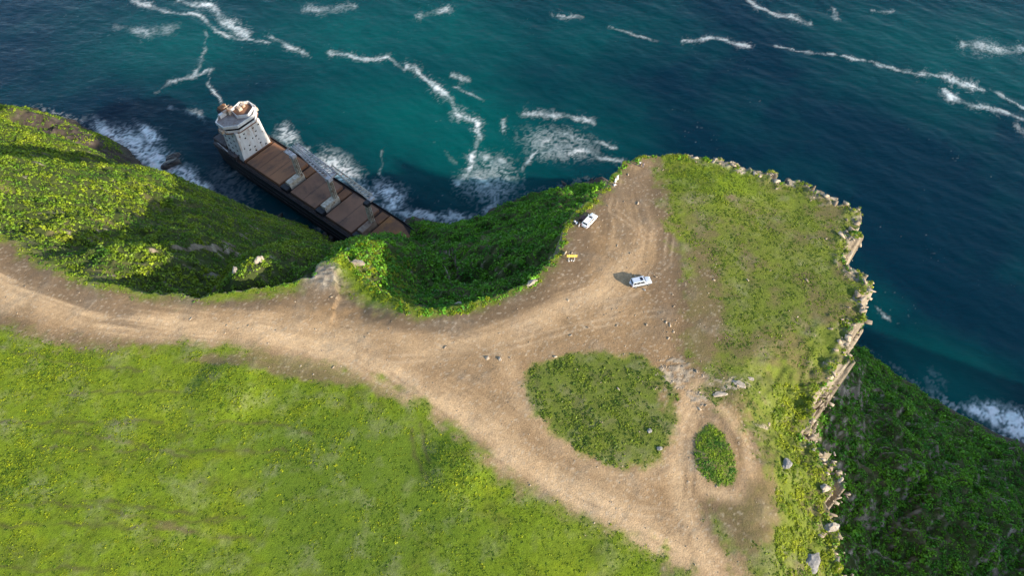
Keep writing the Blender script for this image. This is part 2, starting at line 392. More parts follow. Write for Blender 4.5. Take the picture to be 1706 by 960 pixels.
# dirt: pale where wheels run, darker between, streaked along the way
str_ = np.zeros_like(X); wsum = np.full_like(X, 1e-6); pale = np.zeros_like(X)
for k, pl in enumerate(TRACKS):
    d, s, sd = polydist(X, Y, up(pl), False)
    sd = sd * d
    w = np.exp(-(d / (9 if k < 2 else 4)) ** 2)
    q = (1.0, .55, 1, 1, 1)[k] * (0.6 * gnoise(s / 22, sd / 0.7, 170 + k) + 0.5 * gnoise(s / 40, sd / 2.2, 180 + k) + .35 * gnoise(s / 9, sd / 0.35, 190 + k))
    str_ += w * q; wsum += w
    wd = (4.6, 5.0, 2.4, 1.8, 2.5)[k]
    pale = np.maximum(pale, np.exp(-(d / wd) ** 2) * (1.0, 0.75, 0.85, 0.8, 0.5)[k])
str_ = str_ / np.maximum(wsum, 0.25)
d_mid = 1.3 * fbm(X / 8, Y / 8, 4, 201, 0.55); d_fine = fbm(X / 0.9, Y / 0.9, 3, 205, 0.75)
dcol = np.zeros_like(col); dcol[:] = (0.245, 0.158, 0.082)
dcol = mixc(dcol, (0.45, 0.31, 0.175), np.clip(pale * (0.95 + 0.5 * d_mid) + 0.42 * str_ + .12 * d_mid, 0, 1.1))
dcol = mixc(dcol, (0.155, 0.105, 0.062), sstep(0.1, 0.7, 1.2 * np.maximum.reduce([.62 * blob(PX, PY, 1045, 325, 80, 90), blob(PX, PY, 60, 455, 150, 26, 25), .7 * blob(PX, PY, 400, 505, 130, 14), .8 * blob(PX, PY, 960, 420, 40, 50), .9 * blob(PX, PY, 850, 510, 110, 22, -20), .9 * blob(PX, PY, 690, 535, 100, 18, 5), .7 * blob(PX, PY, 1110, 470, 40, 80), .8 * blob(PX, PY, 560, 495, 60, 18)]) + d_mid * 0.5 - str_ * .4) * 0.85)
dcol = mixc(dcol, (0.36, 0.22, 0.11), sstep(0.15, 0.6, fbm(X / 12, Y / 12, 3, 209)) * 0.2)
dcol = mixc(dcol, (0.12, 0.085, 0.048), sstep(4.5, 0.2, dD) * 0.8 * (1 - pale))
rX, rY = X * .86 - Y * .5, X * .5 + Y * .86
for k, pl in enumerate([[(880, 470), (980, 455), (1060, 400), (1075, 330)], [(950, 520), (1040, 500), (1110, 440), (1120, 380)], [(700, 560), (820, 545), (930, 480), (985, 420)], [(640, 600), (800, 590), (960, 545), (1100, 520)], [(1090, 350), (1060, 300), (1045, 285)], [(1080, 395), (1020, 350), (1030, 300)],
                        [(820, 770), (700, 665), (600, 590)], [(1120, 860), (1040, 850), (930, 780)], [(1140, 900), (1150, 800), (1150, 720)], [(300, 520), (430, 545), (560, 600)], [(0, 440), (140, 500), (320, 530)]]):
    d, s, sd = polydist(X + .4 * d_mid, Y + .4 * d_mid, up(pl), False)
    wt = (np.exp(-((d - .78) / .3) ** 2)) * np.clip(.5 + gnoise(s / 7, s * 0 + k, 240), 0, 1)
    dcol = mixc(dcol, (0.15, 0.10, 0.058) if k % 2 == 0 else (0.47, 0.34, 0.21), wt * .6)
dcol = mixc(dcol, (0.175, 0.118, 0.068), sstep(.25, .6, fbm(X / 4.5, Y / 3, 5, 245, .62)) * .5)
speck = sstep(0.48, 0.66, gnoise(rX / 0.62, rY / 0.62, 213) + 0.25 * gnoise(X / 6, Y / 6, 215))
dcol = mixc(dcol, (0.50, 0.42, 0.31), speck * 0.4)
dcol *= (1 + 0.22 * d_fine + 0.14 * d_mid)[..., None]
lf = dirt + 0.45 * np.clip(np.where(dirt > 0.05, str_ + d_fine * .5, 0), -1, 1) * (1 - np.abs(2 * dirt - 1))
col = col + (dcol - col) * np.clip(lf, 0, 1)[..., None]
# scrub slopes: soil seen between bushes
slope_m = sstep(0.5, -2.0, sP)
scol = np.zeros_like(col); scol[:] = (0.045, 0.06, 0.016)
scol = mixc(scol, (0.11, 0.095, 0.045), sstep(0.1, 0.6, g_mid + 0.5 * g_big))
col = col + (scol - col) * slope_m[..., None]
rc = np.zeros_like(col); rc[:] = (0.235, 0.195, 0.145)
rc = mixc(rc, (0.40, 0.35, 0.27), sstep(-0.1, 0.5, fbm(X / 2.5, Y / 2.5, 4, 221, 0.65)))
rc = mixc(rc, (0.10, 0.08, 0.06), sstep(0.2, 0.5, np.abs(gnoise(X / 1.6, Y / 1.6, 225))) * 0.6)
rc = mixc(rc, (0.40, 0.33, 0.24), ledge_m * crack * .85)
col = col + (rc - col) * np.clip(rock, 0, 1)[..., None]
brc = np.zeros_like(col); brc[:] = (0.055, 0.044, 0.036)
brc = mixc(brc, (0.125, 0.10, 0.08), sstep(0.0, 0.5, fbm(X / 4, Y / 4, 4, 231, .65)))
col = col + (brc - col) * (np.maximum(shoreband, bluff) * slope_m)[..., None]
H = H + bluff * slope_m * (4.0 * np.abs(fbm(X / 7, Y / 7, 5, 235, .65)) - 1.2)
col = np.clip(col, 0.004, 0.8)

me = grid_mesh('ground', gx, gy, H)
color_attr(me, 'cover', col.reshape(-1, 3))
float_attr(me, 'rocky', np.maximum(np.maximum(rock * (1 - .7 * ledge_m), shoreband), bluff).ravel())
nt = NT('ground_cover'); nt.set(Roughness=0.95); nt.b.inputs['Specular IOR Level'].default_value = 0.15
at = nt.n('Attribute', attribute_name='cover'); rk = nt.n('Attribute', attribute_name='rocky')
tc = nt.n('TexCoord')
n1 = nt.n('TexNoise', i_Scale=3.4, i_Detail=5.0, i_Roughness=0.7); nt.l(tc.outputs['Object'], n1.inputs['Vector'])
mr = nt.n('MapRange'); mr.inputs[1].default_value = 0.3; mr.inputs[2].default_value = 0.7; mr.inputs[3].default_value = 0.72; mr.inputs[4].default_value = 1.28
nt.l(n1.outputs[0], mr.inputs[0])
nt.l(mix(nt, 'MULTIPLY', 1.0, at.outputs['Color'], mr.outputs[0]), nt.b.inputs['Base Color'])
vo = nt.n('TexVoronoi', i_Scale=0.55); nt.l(tc.outputs['Object'], vo.inputs['Vector'])
mm = nt.n('Math', operation='MULTIPLY'); m5 = nt.n('Math', operation='MULTIPLY'); m5.inputs[1].default_value = 4.0; nt.l(mm.outputs[0], m5.inputs[0]); nt.l(vo.outputs[0], mm.inputs[0]); nt.l(rk.outputs['Fac'], mm.inputs[1])
ad = nt.n('Math', operation='ADD'); nt.l(m5.outputs[0], ad.inputs[0]); nt.l(n1.outputs[0], ad.inputs[1])
bp = nt.n('Bump', i_Strength=0.7, i_Distance=0.16); nt.l(ad.outputs[0], bp.inputs['Height']); nt.l(bp.outputs[0], nt.b.inputs['Normal'])
ground = tag(link('ground', me, nt.m), kind='structure', label='cliff-top plateau with dirt tracks, turf and scrub slopes falling to the sea', cat='ground')

# ------------------------------------------------------------------ the sea
wxs = spaced([(-6000, -1000, 500), (-1000, -420, 20), (-420, -350, 4), (-350, 350, 0.85), (350, 420, 4), (420, 1000, 20), (1000, 6001, 500)])
wys = spaced([(-3000, 0, 300), (0, 60, 10), (60, 430, 0.85), (430, 520, 4), (520, 1000, 20), (1000, 8001, 500)])
WX, WY = np.meshgrid(wxs, wys); WX = WX.astype(np.float32); WY = WY.astype(np.float32)
dep = WY * st + (CAM_H - SEA) * ct; dep = np.maximum(dep, 1.0)
QX = 853 + F * WX / dep; QY = 480 - F * (WY * ct - (CAM_H - SEA) * st) / dep
QX = np.clip(QX, -4000, 6000); QY = np.clip(QY, -3000, 5000)
wv1 = fbm(WX / 26, WY / 26, 4, 301, 0.6); wv2 = fbm(WX / 26, WY / 26, 4, 311, 0.6)
FX, FY = QX + 16 * wv1, QY + 12 * wv2                       # wandering edges
qx, qy = WX + 5 * fbm(WX / 9, WY / 9, 3, 325), WY + 5 * fbm(WX / 9, WY / 9, 3, 327)
la = 1 - np.abs(fbm(qx / 7.5, qy / 7.5, 3, 321, 0.55)) * 3.4      # lace
lb = 1 - np.abs(fbm(qx / 3.0, qy / 3.0, 3, 331, 0.6)) * 2.8
lace = np.clip(np.maximum(0.9 * la, 0.75 * lb) * 0.7 + 0.3 * lb, 0, 1)
foam = np.zeros_like(WX)
STREAK = [([(225, 0), (270, 18), (322, 24), (366, 50), (382, 58), (440, 70)], 5, 0.75), ([(300, -8), (345, 10), (372, 30), (412, 54)], 8, 1.0), ([(450, 58), (478, 78), (514, 92)], 6, .8),
          ([(345, 55), (336, 90), (326, 125), (290, 135), (265, 152)], 5, 0.55), ([(326, 125), (352, 115), (346, 142), (366, 160), (373, 186)], 3.2, 0.85), ([(195, 45), (245, 56), (292, 48)], 10, 0.4),
          ([(555, 88), (600, 95), (642, 95), (666, 114)], 5, 0.9), ([(672, 108), (690, 112), (708, 132), (748, 162), (762, 186), (796, 200), (798, 226)], 7, 1.1), ([(798, 226), (786, 255), (776, 285), (764, 302)], 6, 1.0),
          ([(757, 130), (784, 136)], 6, .6), ([(764, 146), (802, 166)], 4, .6), ([(843, 195), (842, 214)], 5, .6), ([(870, 188), (922, 192), (992, 202)], 7, .75), ([(878, 272), (905, 236), (920, 228)], 6, .7),
          ([(940, 225), (982, 236), (1028, 242)], 4, .7), ([(945, 256), (970, 250), (1000, 264), (1038, 268)], 6, .85), ([(798, 262), (842, 270)], 9, .7), ([(790, 290), (812, 312), (824, 340), (812, 352)], 12, .7),
          ([(870, 280), (875, 310)], 4, .5), ([(1138, 68), (1192, 66), (1254, 74)], 4.5, .75), ([(1290, 74), (1400, 94), (1500, 115), (1562, 131)], 2.6, .7), ([(1540, 124), (1590, 136), (1624, 143)], 7, .95), ([(1610, 140), (1660, 155), (1720, 190)], 4, .75),
          ([(1568, 149), (1620, 176), (1712, 202)], 5, .85), ([(1243, -4), (1282, 20), (1352, 36)], 5, .8), ([(1603, 74), (1650, 78), (1712, 80)], 9, .75), ([(1020, 45), (1092, 66)], 3.5, .55), ([(1390, 18), (1394, 34)], 6, .6),
          ([(1452, 21), (1488, 20)], 3.5, .55), ([(700, 24), (742, 16)], 8, .6), ([(925, 26), (965, 32)], 5, .5), ([(1690, 210), (1712, 225)], 6, .6), ([(510, 15), (560, 14), (590, 8)], 9, .4), ([(1452, 510), (1484, 532)], 3, .6),
          ([(640, 250), (630, 285), (645, 300)], 4, .35), ([(380, 290), (410, 270), (398, 300)], 6, .35), ([(285, 178), (330, 182), (345, 205)], 8, .4), ([(720, 240), (760, 270)], 6, .2)]
for k, (pl, w, a) in enumerate(STREAK):
    m_ = (QX > min(p[0] for p in pl) - 60) & (QX < max(p[0] for p in pl) + 60) & (QY > min(p[1] for p in pl) - 60) & (QY < max(p[1] for p in pl) + 60)
    if not m_.any(): continue
    d, s, sd = polydist(FX[m_], FY[m_], np.array(pl, float), False)
    along = np.clip(0.72 + 1.1 * gnoise(s / 30, s * 0 + k, 360), .32, 1.1)
    core = np.exp(-(d / (w * .6)) ** 2); halo = np.exp(-(d / (w * 2.0)) ** 2)
    foam[m_] = np.maximum(foam[m_], a * along * np.clip(core * (0.10 + 0.72 * lace[m_]) + 0.34 * halo * sstep(.55, 1.0, lace[m_]) + .05 * halo, 0, .82))
def froth(cx, cy, rx, ry, rot, a, hole=0):
    global foam
    b = blob(FX, FY, cx, cy, rx, ry, rot)
    if hole: b = b * (1 - hole * blob(FX, FY, cx - 4, cy + 2, rx * .5, ry * .5, rot)) * 1.25
    foam = np.maximum(foam, a * np.clip(np.clip(b * 1.4, 0, 1) * (0.85 * sstep(0.30, 1.0, lace + 0.35 * (b - .5)) + .16), 0, 1))
froth(640, 330, 30, 24, 0, 1.0, 0.9); froth(562, 284, 38, 24, 35, 0.8); froth(600, 318, 20, 14, 40, .5); froth(482, 228, 22, 16, 40, 0.65); froth(500, 250, 12, 10, 0, .6)
froth(700, 360, 50, 9, 8, .7); froth(760, 366, 40, 10, 8, .55); froth(545, 378, 16, 7, 20, .5)
for cx, cy, rx, ry in [(185, 226, 34, 14), (225, 245, 40, 22), (262, 268, 44, 26), (300, 296, 40, 20), (335, 316, 22, 14), (250, 225, 26, 12)]: froth(cx, cy, rx, ry, 34, 1.0)
froth(815, 300, 50, 44, 0, .35); froth(930, 240, 70, 30, 10, .3); froth(390, 310, 60, 60, 0, .12)
for cx, cy, rx, ry in [(1632, 688, 26, 12), (1660, 696, 40, 18), (1700, 712, 46, 24)]: froth(cx, cy, rx, ry, 26, 1.2)
froth(1560, 640, 22, 30, 0, .14)
nearshore = sstep(-7, -0.5, polydist(WX, WY, SHORE_W)) * 0.8
foam = np.maximum(foam, nearshore * sstep(0.55, 1.0, lace + .3 * wv1) * (QY < 1000) * np.clip(.25 + blob(QX, QY, 240, 260, 160, 90) + blob(QX, QY, 1660, 700, 90, 50) + .5 * blob(QX, QY, 700, 365, 70, 20), 0, 1))
wisp = sstep(.78, 1.0, lace) * sstep(0.0, .5, fbm((WX * .8 - WY * .6) / 60, (WX * .6 + WY * .8) / 26, 3, 371)) * 0.22
foam = np.clip(np.maximum(foam, wisp), 0, 1)
# depth / sediment tint, with shadowed water round the ship lightened in colour
tq = np.maximum.reduce([1.0 * blob(QX, QY, 740, 215, 260, 130, 12), .85 * blob(QX, QY, 640, 60, 300, 90), .75 * blob(QX, QY, 300, 70, 180, 70), .6 * blob(QX, QY, 950, 240, 120, 70), 0.95 * blob(QX, QY, 1580, 650, 150, 70, 25),
                        .6 * blob(QX, QY, 1590, 90, 260, 90, 15), .45 * blob(QX, QY, 1450, 530, 60, 60), .5 * blob(QX, QY, 980, 60, 200, 60), .5 * blob(QX, QY, 280, 280, 60, 60), .6 * blob(QX, QY, 560, 330, 200, 80, 35)])
tq = np.clip(tq + 0.30 * fbm(WX / 55, WY / 55, 4, 341) + 0.10 * fbm((WX * .8 - WY * .6) / 10, (WX * .6 + WY * .8) / 40, 3, 345), 0, 1)
WZ = np.full_like(WX, SEA)
near = (np.abs(WX) < 360) & (WY > 50) & (WY < 440)
a1, b1 = WX * 0.80 - WY * 0.60, WX * 0.60 + WY * 0.80
WZ = WZ + near * (0.55 * fbm(a1 / 34, b1 / 15, 3, 351) + 0.2 * fbm(a1 / 9, b1 / 4.2, 3, 355, 0.6) + 0.25 * foam * lace)
me = grid_mesh('sea', wxs, wys, WZ)
float_attr(me, 'foam', foam.ravel()); float_attr(me, 'shallow_lift', tq.ravel())
nt = NT('sea_water'); nt.set(Roughness=0.12, IOR=1.333, Subsurface_Weight=1.0, Subsurface_Scale=25.0); nt.b.inputs['Specular IOR Level'].default_value = 0.15; nt.b.inputs['Subsurface Radius'].default_value = (0.5, 1.0, 1.1)
fa = nt.n('Attribute', attribute_name='foam'); sh = nt.n('Attribute', attribute_name='shallow_lift'); tc = nt.n('TexCoord')
base = mix(nt, 'MIX', sh.outputs['Fac'], (0.0004, 0.0155, 0.031), (0.0004, 0.072, 0.070))
mp = nt.n('Mapping'); mp.inputs['Rotation'].default_value = (0, 0, R(37)); mp.inputs['Scale'].default_value = (0.16, 0.42, 0.3); nt.l(tc.outputs['Object'], mp.inputs[0])
w1 = nt.n('TexNoise', i_Scale=1.0, i_Detail=7.0, i_Roughness=0.62, i_Distortion=0.4); nt.l(mp.outputs[0], w1.inputs['Vector'])
fn = nt.n('TexNoise', i_Scale=0.8, i_Detail=6.0, i_Roughness=0.7); nt.l(tc.outputs['Object'], fn.inputs['Vector'])
# foam edge broken up by fine noise
ad = nt.n('Math', operation='MULTIPLY_ADD'); ad.inputs[1].default_value = 0.5; ad.inputs[2].default_value = -0.26; nt.l(fn.outputs[0], ad.inputs[0])
a2 = nt.n('Math', operation='MULTIPLY_ADD'); nt.l(ad.outputs[0], a2.inputs[0])
gate = nt.n('MapRange'); gate.inputs[1].default_value = 0.02; gate.inputs[2].default_value = 0.3; nt.l(fa.outputs['Fac'], gate.inputs[0]); nt.l(gate.outputs[0], a2.inputs[1]); nt.l(fa.outputs['Fac'], a2.inputs[2])
fm = nt.n('MapRange', interpolation_type='SMOOTHSTEP'); fm.inputs[1].default_value = 0.04; fm.inputs[2].default_value = 1.0; fm.interpolation_type = 'LINEAR'; nt.l(a2.outputs[0], fm.inputs[0])
nt.l(mix(nt, 'MIX', fm.outputs[0], base, (0.72, 0.76, 0.76)), nt.b.inputs['Base Color'])
ro = nt.n('MapRange'); ro.inputs[3].default_value = 0.12; ro.inputs[4].default_value = 0.8; nt.l(fm.outputs[0], ro.inputs[0]); nt.l(ro.outputs[0], nt.b.inputs['Roughness'])
bp = nt.n('Bump', i_Strength=0.8, i_Distance=0.32); nt.l(w1.outputs[0], bp.inputs['Height']); nt.l(bp.outputs[0], nt.b.inputs['Normal'])
sea = tag(link('sea', me, nt.m), kind='structure', label='teal sea streaked with white foam below the cliffs', cat='sea')
# ------------------------------------------------------------------ vegetation (uncountable ground cover, real leaf faces)
def bush_template(nl, r, leaf, flat=0.75, seed=0, upb=0.0):
    g = np.random.default_rng(seed)
    d = g.normal(size=(nl, 3)); d[:, 2] = np.abs(d[:, 2]) + 0.15; d /= np.linalg.norm(d, axis=1)[:, None]
    p = d * r * (0.45 + 0.6 * g.random((nl, 1))); p[:, 2] *= flat
    n = d + g.normal(size=(nl, 3)) * 0.45 + np.array((0, 0, upb)); n /= np.linalg.norm(n, axis=1)[:, None]
    a = np.cross(n, g.normal(size=(nl, 3))); a /= np.linalg.norm(a, axis=1)[:, None]; b = np.cross(n, a)
    s = leaf * (0.65 + 0.7 * g.random((nl, 1)))
    return np.stack([p - a * s * .5, p - b * s * .32 + n * s * .06, p + a * s * .5, p + b * s * .36], 1)   # (nl,4,3)

leaf_nt = NT('leaf'); leaf_nt.set(Roughness=0.55); leaf_nt.b.inputs['Specular IOR Level'].default_value = 0.25
_a = leaf_nt.n('Attribute', attribute_name='tint'); leaf_nt.l(_a.outputs['Color'], leaf_nt.b.inputs['Base Color'])
_tr = leaf_nt.n('BsdfTranslucent'); leaf_nt.l(_a.outputs['Color'], _tr.inputs[0])
_mx = leaf_nt.n('MixShader', i_0=0.22); leaf_nt.l(leaf_nt.b.outputs[0], _mx.inputs[1]); leaf_nt.l(_tr.outputs[0], _mx.inputs[2])
leaf_nt.l(_mx.outputs[0], leaf_nt.t.nodes['Material Output'].inputs[0])

def leaf_cloud(name, P, scale, tint, templates, label, cat, jit=0.35):
    """P (n,3) roots; each gets one of the templates, turned and scaled"""
    n = len(P); k = rng.integers(0, len(templates), n); ang = rng.random(n) * 2 * np.pi
    VV, TT = [], []
    for i, tp in enumerate(templates):
        m = np.where(k == i)[0]; c, s = np.cos(ang[m]), np.sin(ang[m])
        q = tp.reshape(-1, 3)
        x = (q[None, :, 0] * c[:, None] - q[None, :, 1] * s[:, None]) * scale[m, None]
        y = (q[None, :, 0] * s[:, None] + q[None, :, 1] * c[:, None]) * scale[m, None]
        z = q[None, :, 2] * scale[m, None]
        v = np.stack([x, y, z], -1) + P[m][:, None, :]
        br = 1 + jit * (rng.random((len(m), tp.shape[0])) * 2 - 1)
        t = tint[m][:, None, :] * br[..., None]
        VV.append(v.reshape(-1, 3)); TT.append(np.repeat(t.reshape(-1, 3), 4, axis=0))
    V = np.concatenate(VV); Tn = np.concatenate(TT)
    me = np_mesh(name, V, np.arange(len(V)).reshape(-1, 4))
    color_attr(me, 'tint', Tn)
    return tag(link(name, me, leaf_nt.m), label, cat, kind='stuff')

def in_view(x, y, z, m=70):
    px, py = project(x, y, z)
    return (px > -m) & (px < 1706 + m) & (py > -m) & (py < 960 + m)

def scatter(n, x0, x1, y0, y1):
    x = x0 + rng.random(n) * (x1 - x0); y = y0 + rng.random(n) * (y1 - y0)
    return x, y
def lerp(a, b, f): return np.asarray(a)[None, :] * (1 - f[:, None]) + np.asarray(b)[None, :] * f[:, None]

# scrub on the slopes
bushes = [bush_template(15, 1.0, 0.62, 0.8, s) for s in range(6)]
x, y = scatter(330000, -330, 260, 10, 330)
z = height_at(x, y)
sp = field_at(sP, x, y); ss = field_at(sS, x, y); rkf = field_at(np.maximum(rock, bluff), x, y); sb = field_at(shoreband, x, y)
dens = sstep(-0.35, 0.25, fbm(x / 9, y / 9, 4, 401, .6) + 0.25)
keep = (sp < 1.2) & (ss > 2) & in_view(x, y, z) & (rng.random(len(x)) < dens * (1 - 0.75 * rkf) * (1 - 0.85 * sb))
x, y, z, sp, ss = x[keep], y[keep], z[keep], sp[keep], ss[keep]
f1 = np.clip(0.5 + 0.9 * fbm(x / 14, y / 14, 4, 405, .6), 0, 1); f2 = np.clip(0.5 + 1.0 * gnoise(x / 4, y / 4, 409), 0, 1)
tint = lerp((0.040, 0.13, 0.012), (0.225, 0.27, 0.012), np.clip(f1 * .7 + f2 * .4 - .1, 0, 1))
lush = sstep(-62, -40, x) * 0.8                       # the bay and the far right slope get greener, less yellow scrub
tint = tint * (1 - lush[:, None]) + lush[:, None] * lerp((0.03, 0.15, 0.012), (0.11, 0.30, 0.014), np.clip(f2 * .7 + f1 * .4 - .1, 0, 1))
tint = tint * 1.3
dry = sstep(.45, .8, fbm(x / 11, y / 11, 3, 413) + .2) * (1 - lush); tint = tint * (1 - .3 * dry[:, None]) + .3 * dry[:, None] * np.array((0.15, 0.135, 0.04))
sc = (0.45 + 0.75 * rng.random(len(x)) ** 3 + 1.1 * (rng.random(len(x)) < .035) * lush) * (0.75 + 0.5 * f1) * (1 - 0.35 * sstep(-6, 0, sp)) 
leaf_cloud('slope_scrub', np.stack([x, y, z - 0.12], 1), sc, tint, bushes, 'green scrub covering the slopes between the cliff top and the sea', 'scrub')

# bright succulent cover on the right-hand shelf, the outcrop and along the rim
x, y = scatter(95000, -70, 92, 22, 140)
z = height_at(x, y); sp = field_at(sP, x, y)
px, py = project(x, y, z)
shelf = (sp > -2.5) & (sp < 17) & (px > 1292 - 6 * (py < 720)) & (py > 640)
outc = (px > 552) & (px < 692) & (py > 392) & (py < 520) & (sp < 2.0) & (py > 395 + .75 * np.maximum(px - 625, 0))
rimb = (np.abs(sp) < 1.8) & (px > 640) & (py < 660) & ((px < 1055) | (px > 1060)) & ((py < 530) | (px > 1300))
n_ = fbm(x / 3.5, y / 3.5, 3, 421, .6)
p = np.where(shelf, sstep(-0.3, 0.15, n_) * .95, np.where(outc, sstep(-.35, .2, n_) * .9, np.where(rimb, sstep(-.05, .35, n_), 0)))
rkf = field_at(rock, x, y)
keep = rng.random(len(x)) < p * (1 - .25 * rkf)
x, y, z = x[keep], y[keep], z[keep]
f2 = np.clip(0.5 + gnoise(x / 2.5, y / 2.5, 425), 0, 1)
tint = lerp((0.12, 0.19, 0.010), (0.27, 0.31, 0.012), f2)
succ = [bush_template(14, 1.0, 0.66, 0.6, 40 + s, 0.8) for s in range(5)]
leaf_cloud('edge_succulents', np.stack([x, y, z - 0.05], 1), 0.30 + 0.35 * rng.random(len(x)), tint, succ, 'bright yellow-green succulents along the cliff edge and right-hand shelf', 'succulents')

# turf and low herbs on the plateau
tufts = [bush_template(7, 0.26, 0.22, 0.5, 20 + s, 0.9) for s in range(6)]
x, y = scatter(420000, -135, 92, 24, 150)
z = height_at(x, y); sp = field_at(sP, x, y); dr = field_at(dirt, x, y); rkf = field_at(rock, x, y)
PXp, PYp = project(x, y, z)
i2 = field_at(d2, x, y) > -.2; i1 = field_at(d1, x, y) > -.3
hd = (PXp > 1085) & (PYp < 720)
n1 = fbm(x / 5, y / 5, 4, 431, .6); n2 = fbm(x / 16, y / 16, 3, 435)
brightm = blob(PXp, PYp, 1205, 300, 85, 40, 10)
moundm = np.maximum.reduce([blob(PXp, PYp, 380, 655, 48, 42), blob(PXp, PYp, 752, 785, 42, 36), blob(PXp, PYp, 30, 790, 50, 60), blob(PXp, PYp, 80, 610, 70, 50)])
p = np.clip(0.32 + 1.0 * n1 + 0.4 * n2 + 0.5 * moundm + 0.3 * brightm, 0.04, 1) * 0.8
p = np.where(hd, p * 1.1, p); p = np.where(i1, p * np.clip(1.25 - (PXp - 960) / 220, .35, 1.2), p); p = np.where(i2, 1, p)
p = p * (1 - np.clip(dr * 1.25, 0, 1)) * (1 - 0.75 * rkf) * (1 - 0.95 * field_at(fl, x, y))
keep = (sp > 0.3) & in_view(x, y, z, 25) & (rng.random(len(x)) < p)
x, y, z, hd, i1, i2, brightm, moundm, n1, PXk, PYk = [a[keep] for a in (x, y, z, hd, i1, i2, brightm, moundm, n1, PXp, PYp)]
f2 = np.clip(0.45 + 0.8 * gnoise(x / 2.2, y / 2.2, 441) + .4 * n1, 0, 1); f3 = rng.random(len(x))
tint = lerp((0.085, 0.15, 0.008), (0.24, 0.29, 0.008), np.clip(f2 * .8 - .35 * blob(PXk, PYk, 620, 860, 260, 170) + .35 * (f3 > .8), 0, 1))
dull = np.clip(hd * (1 - brightm) * .65 + i1 * .8 + .8 * (PXk > 1130) * (PYk > 640), 0, 1)[:, None]
tint = tint * (1 - dull) + dull * lerp((0.06, 0.105, 0.012), (0.15, 0.20, 0.016), f2)
tint = np.where((i2)[:, None], lerp((0.06, 0.15, 0.01), (0.19, 0.27, 0.012), f2), tint)
sc = 0.5 + 0.9 * rng.random(len(x)) ** 3; sc = np.where(i2, sc * 1.35, np.where(i1, sc * 1.6, np.where(hd, sc * 1.15, sc))) * (1 + .35 * moundm)
leaf_cloud('meadow_herbs', np.stack([x, y, z - 0.03], 1), sc, tint, tufts, 'short yellow-green herbs and turf growing on the flat cliff top', 'herbs', 0.4)

# taller lime-coloured clumps in loose drifts over the field
x, y = scatter(60000, -135, 60, 24, 110)
z = height_at(x, y); px, py = project(x, y, z)
drift = fbm(x / 9, y / 6, 4, 471, .6) + .35 * gnoise(x / 2.0, y / 2.0, 475)
drift = drift + .45 * np.maximum.reduce([blob(px, py, 90, 620, 110, 40), blob(px, py, 40, 790, 60, 70), blob(px, py, 395, 665, 45, 35), blob(px, py, 560, 720, 90, 40), blob(px, py, 760, 800, 60, 40), blob(px, py, 250, 720, 140, 50)])
keep = (field_at(dirt, x, y) < .15) & (field_at(d1, x, y) < -2) & (py > 530) & (px < 1060) & (field_at(sP, x, y) > 1) & (rng.random(len(x)) < sstep(.12, .6, drift) * .55 * (1 - .9 * field_at(fl, x, y))) & in_view(x, y, z, 20)
x, y, z = x[keep], y[keep], z[keep]; f = rng.random(len(x))
leaf_cloud('lime_clumps', np.stack([x, y, z - .02], 1), .7 + 1.1 * rng.random(len(x)) ** 2, lerp((0.13, 0.21, 0.008), (0.31, 0.35, 0.010), f), tufts, 'lime-yellow leafy clumps in drifts across the lower field', 'herbs', 0.3)

# loose stones
def stone_template(seed):
    g = np.random.default_rng(seed)
    bm = bmesh.new()
    for k in range(14):
        p = g.random(3) * 2 - 1; p = np.sign(p) * np.abs(p) ** .55
        bm.verts.new((p[0] * 1.15, p[1] * .85, p[2] * .55))
    r = bmesh.ops.convex_hull(bm, input=bm.verts[:])
    bmesh.ops.delete(bm, geom=[v for v in bm.verts if not v.link_faces], context='VERTS')
    bmesh.ops.triangulate(bm, faces=bm.faces[:]); bmesh.ops.recalc_face_normals(bm, faces=bm.faces[:])
    bm.verts.index_update()
    V = np.array([v.co[:] for v in bm.verts]); Fc = np.array([[v.index for v in f.verts] for f in bm.faces]); bm.free()
    return V, Fc
STT = [stone_template(s) for s in range(9)]
stone_nt = NT('pale_stone'); stone_nt.set(Roughness=0.9)
_a = stone_nt.n('Attribute', attribute_name='tint'); _no = stone_nt.n('TexNoise', i_Scale=4.0, i_Detail=4.0); stone_nt.l(stone_nt.n('TexCoord').outputs['Object'], _no.inputs['Vector'])
_mr = stone_nt.n('MapRange'); _mr.inputs[3].default_value = .7; _mr.inputs[4].default_value = 1.3; stone_nt.l(_no.outputs[0], _mr.inputs[0])
stone_nt.l(mix(stone_nt, 'MULTIPLY', 1.0, _a.outputs['Color'], _mr.outputs[0]), stone_nt.b.inputs['Base Color'])
def stones(name, P, sc, tint, label, cat, kind='stuff', group=None):
    VV, FF, TT = [], [], []; off = 0
    for i in range(len(P)):
        V, Fc = STT[random.randrange(9)]; a = random.random() * 6.28; c, s = math.cos(a), math.sin(a)
        q = V * sc[i] * np.array((random.uniform(.75, 1.5), random.uniform(.7, 1.1), random.uniform(.6, 1.2))); q = np.stack([q[:, 0] * c - q[:, 1] * s, q[:, 0] * s + q[:, 1] * c, q[:, 2]], 1) + P[i]
        VV.append(q); FF.append(Fc + off); TT.append(np.repeat(tint[i][None, :], len(V), 0)); off += len(V)
    me = np_mesh(name, np.concatenate(VV), np.concatenate(FF)); color_attr(me, 'tint', np.concatenate(TT))
    return tag(link(name, me, stone_nt.m), label, cat, group, kind)
x, y = scatter(60000, -135, 92, 24, 150)
z = height_at(x, y); sp = field_at(sP, x, y); dr = field_at(dirt, x, y); lg = field_at(ledge, x, y); rkf = field_at(rock, x, y)
PXp, PYp = project(x, y, z)
cl = sstep(0.1, 0.5, fbm(x / 6, y / 6, 3, 451)) 
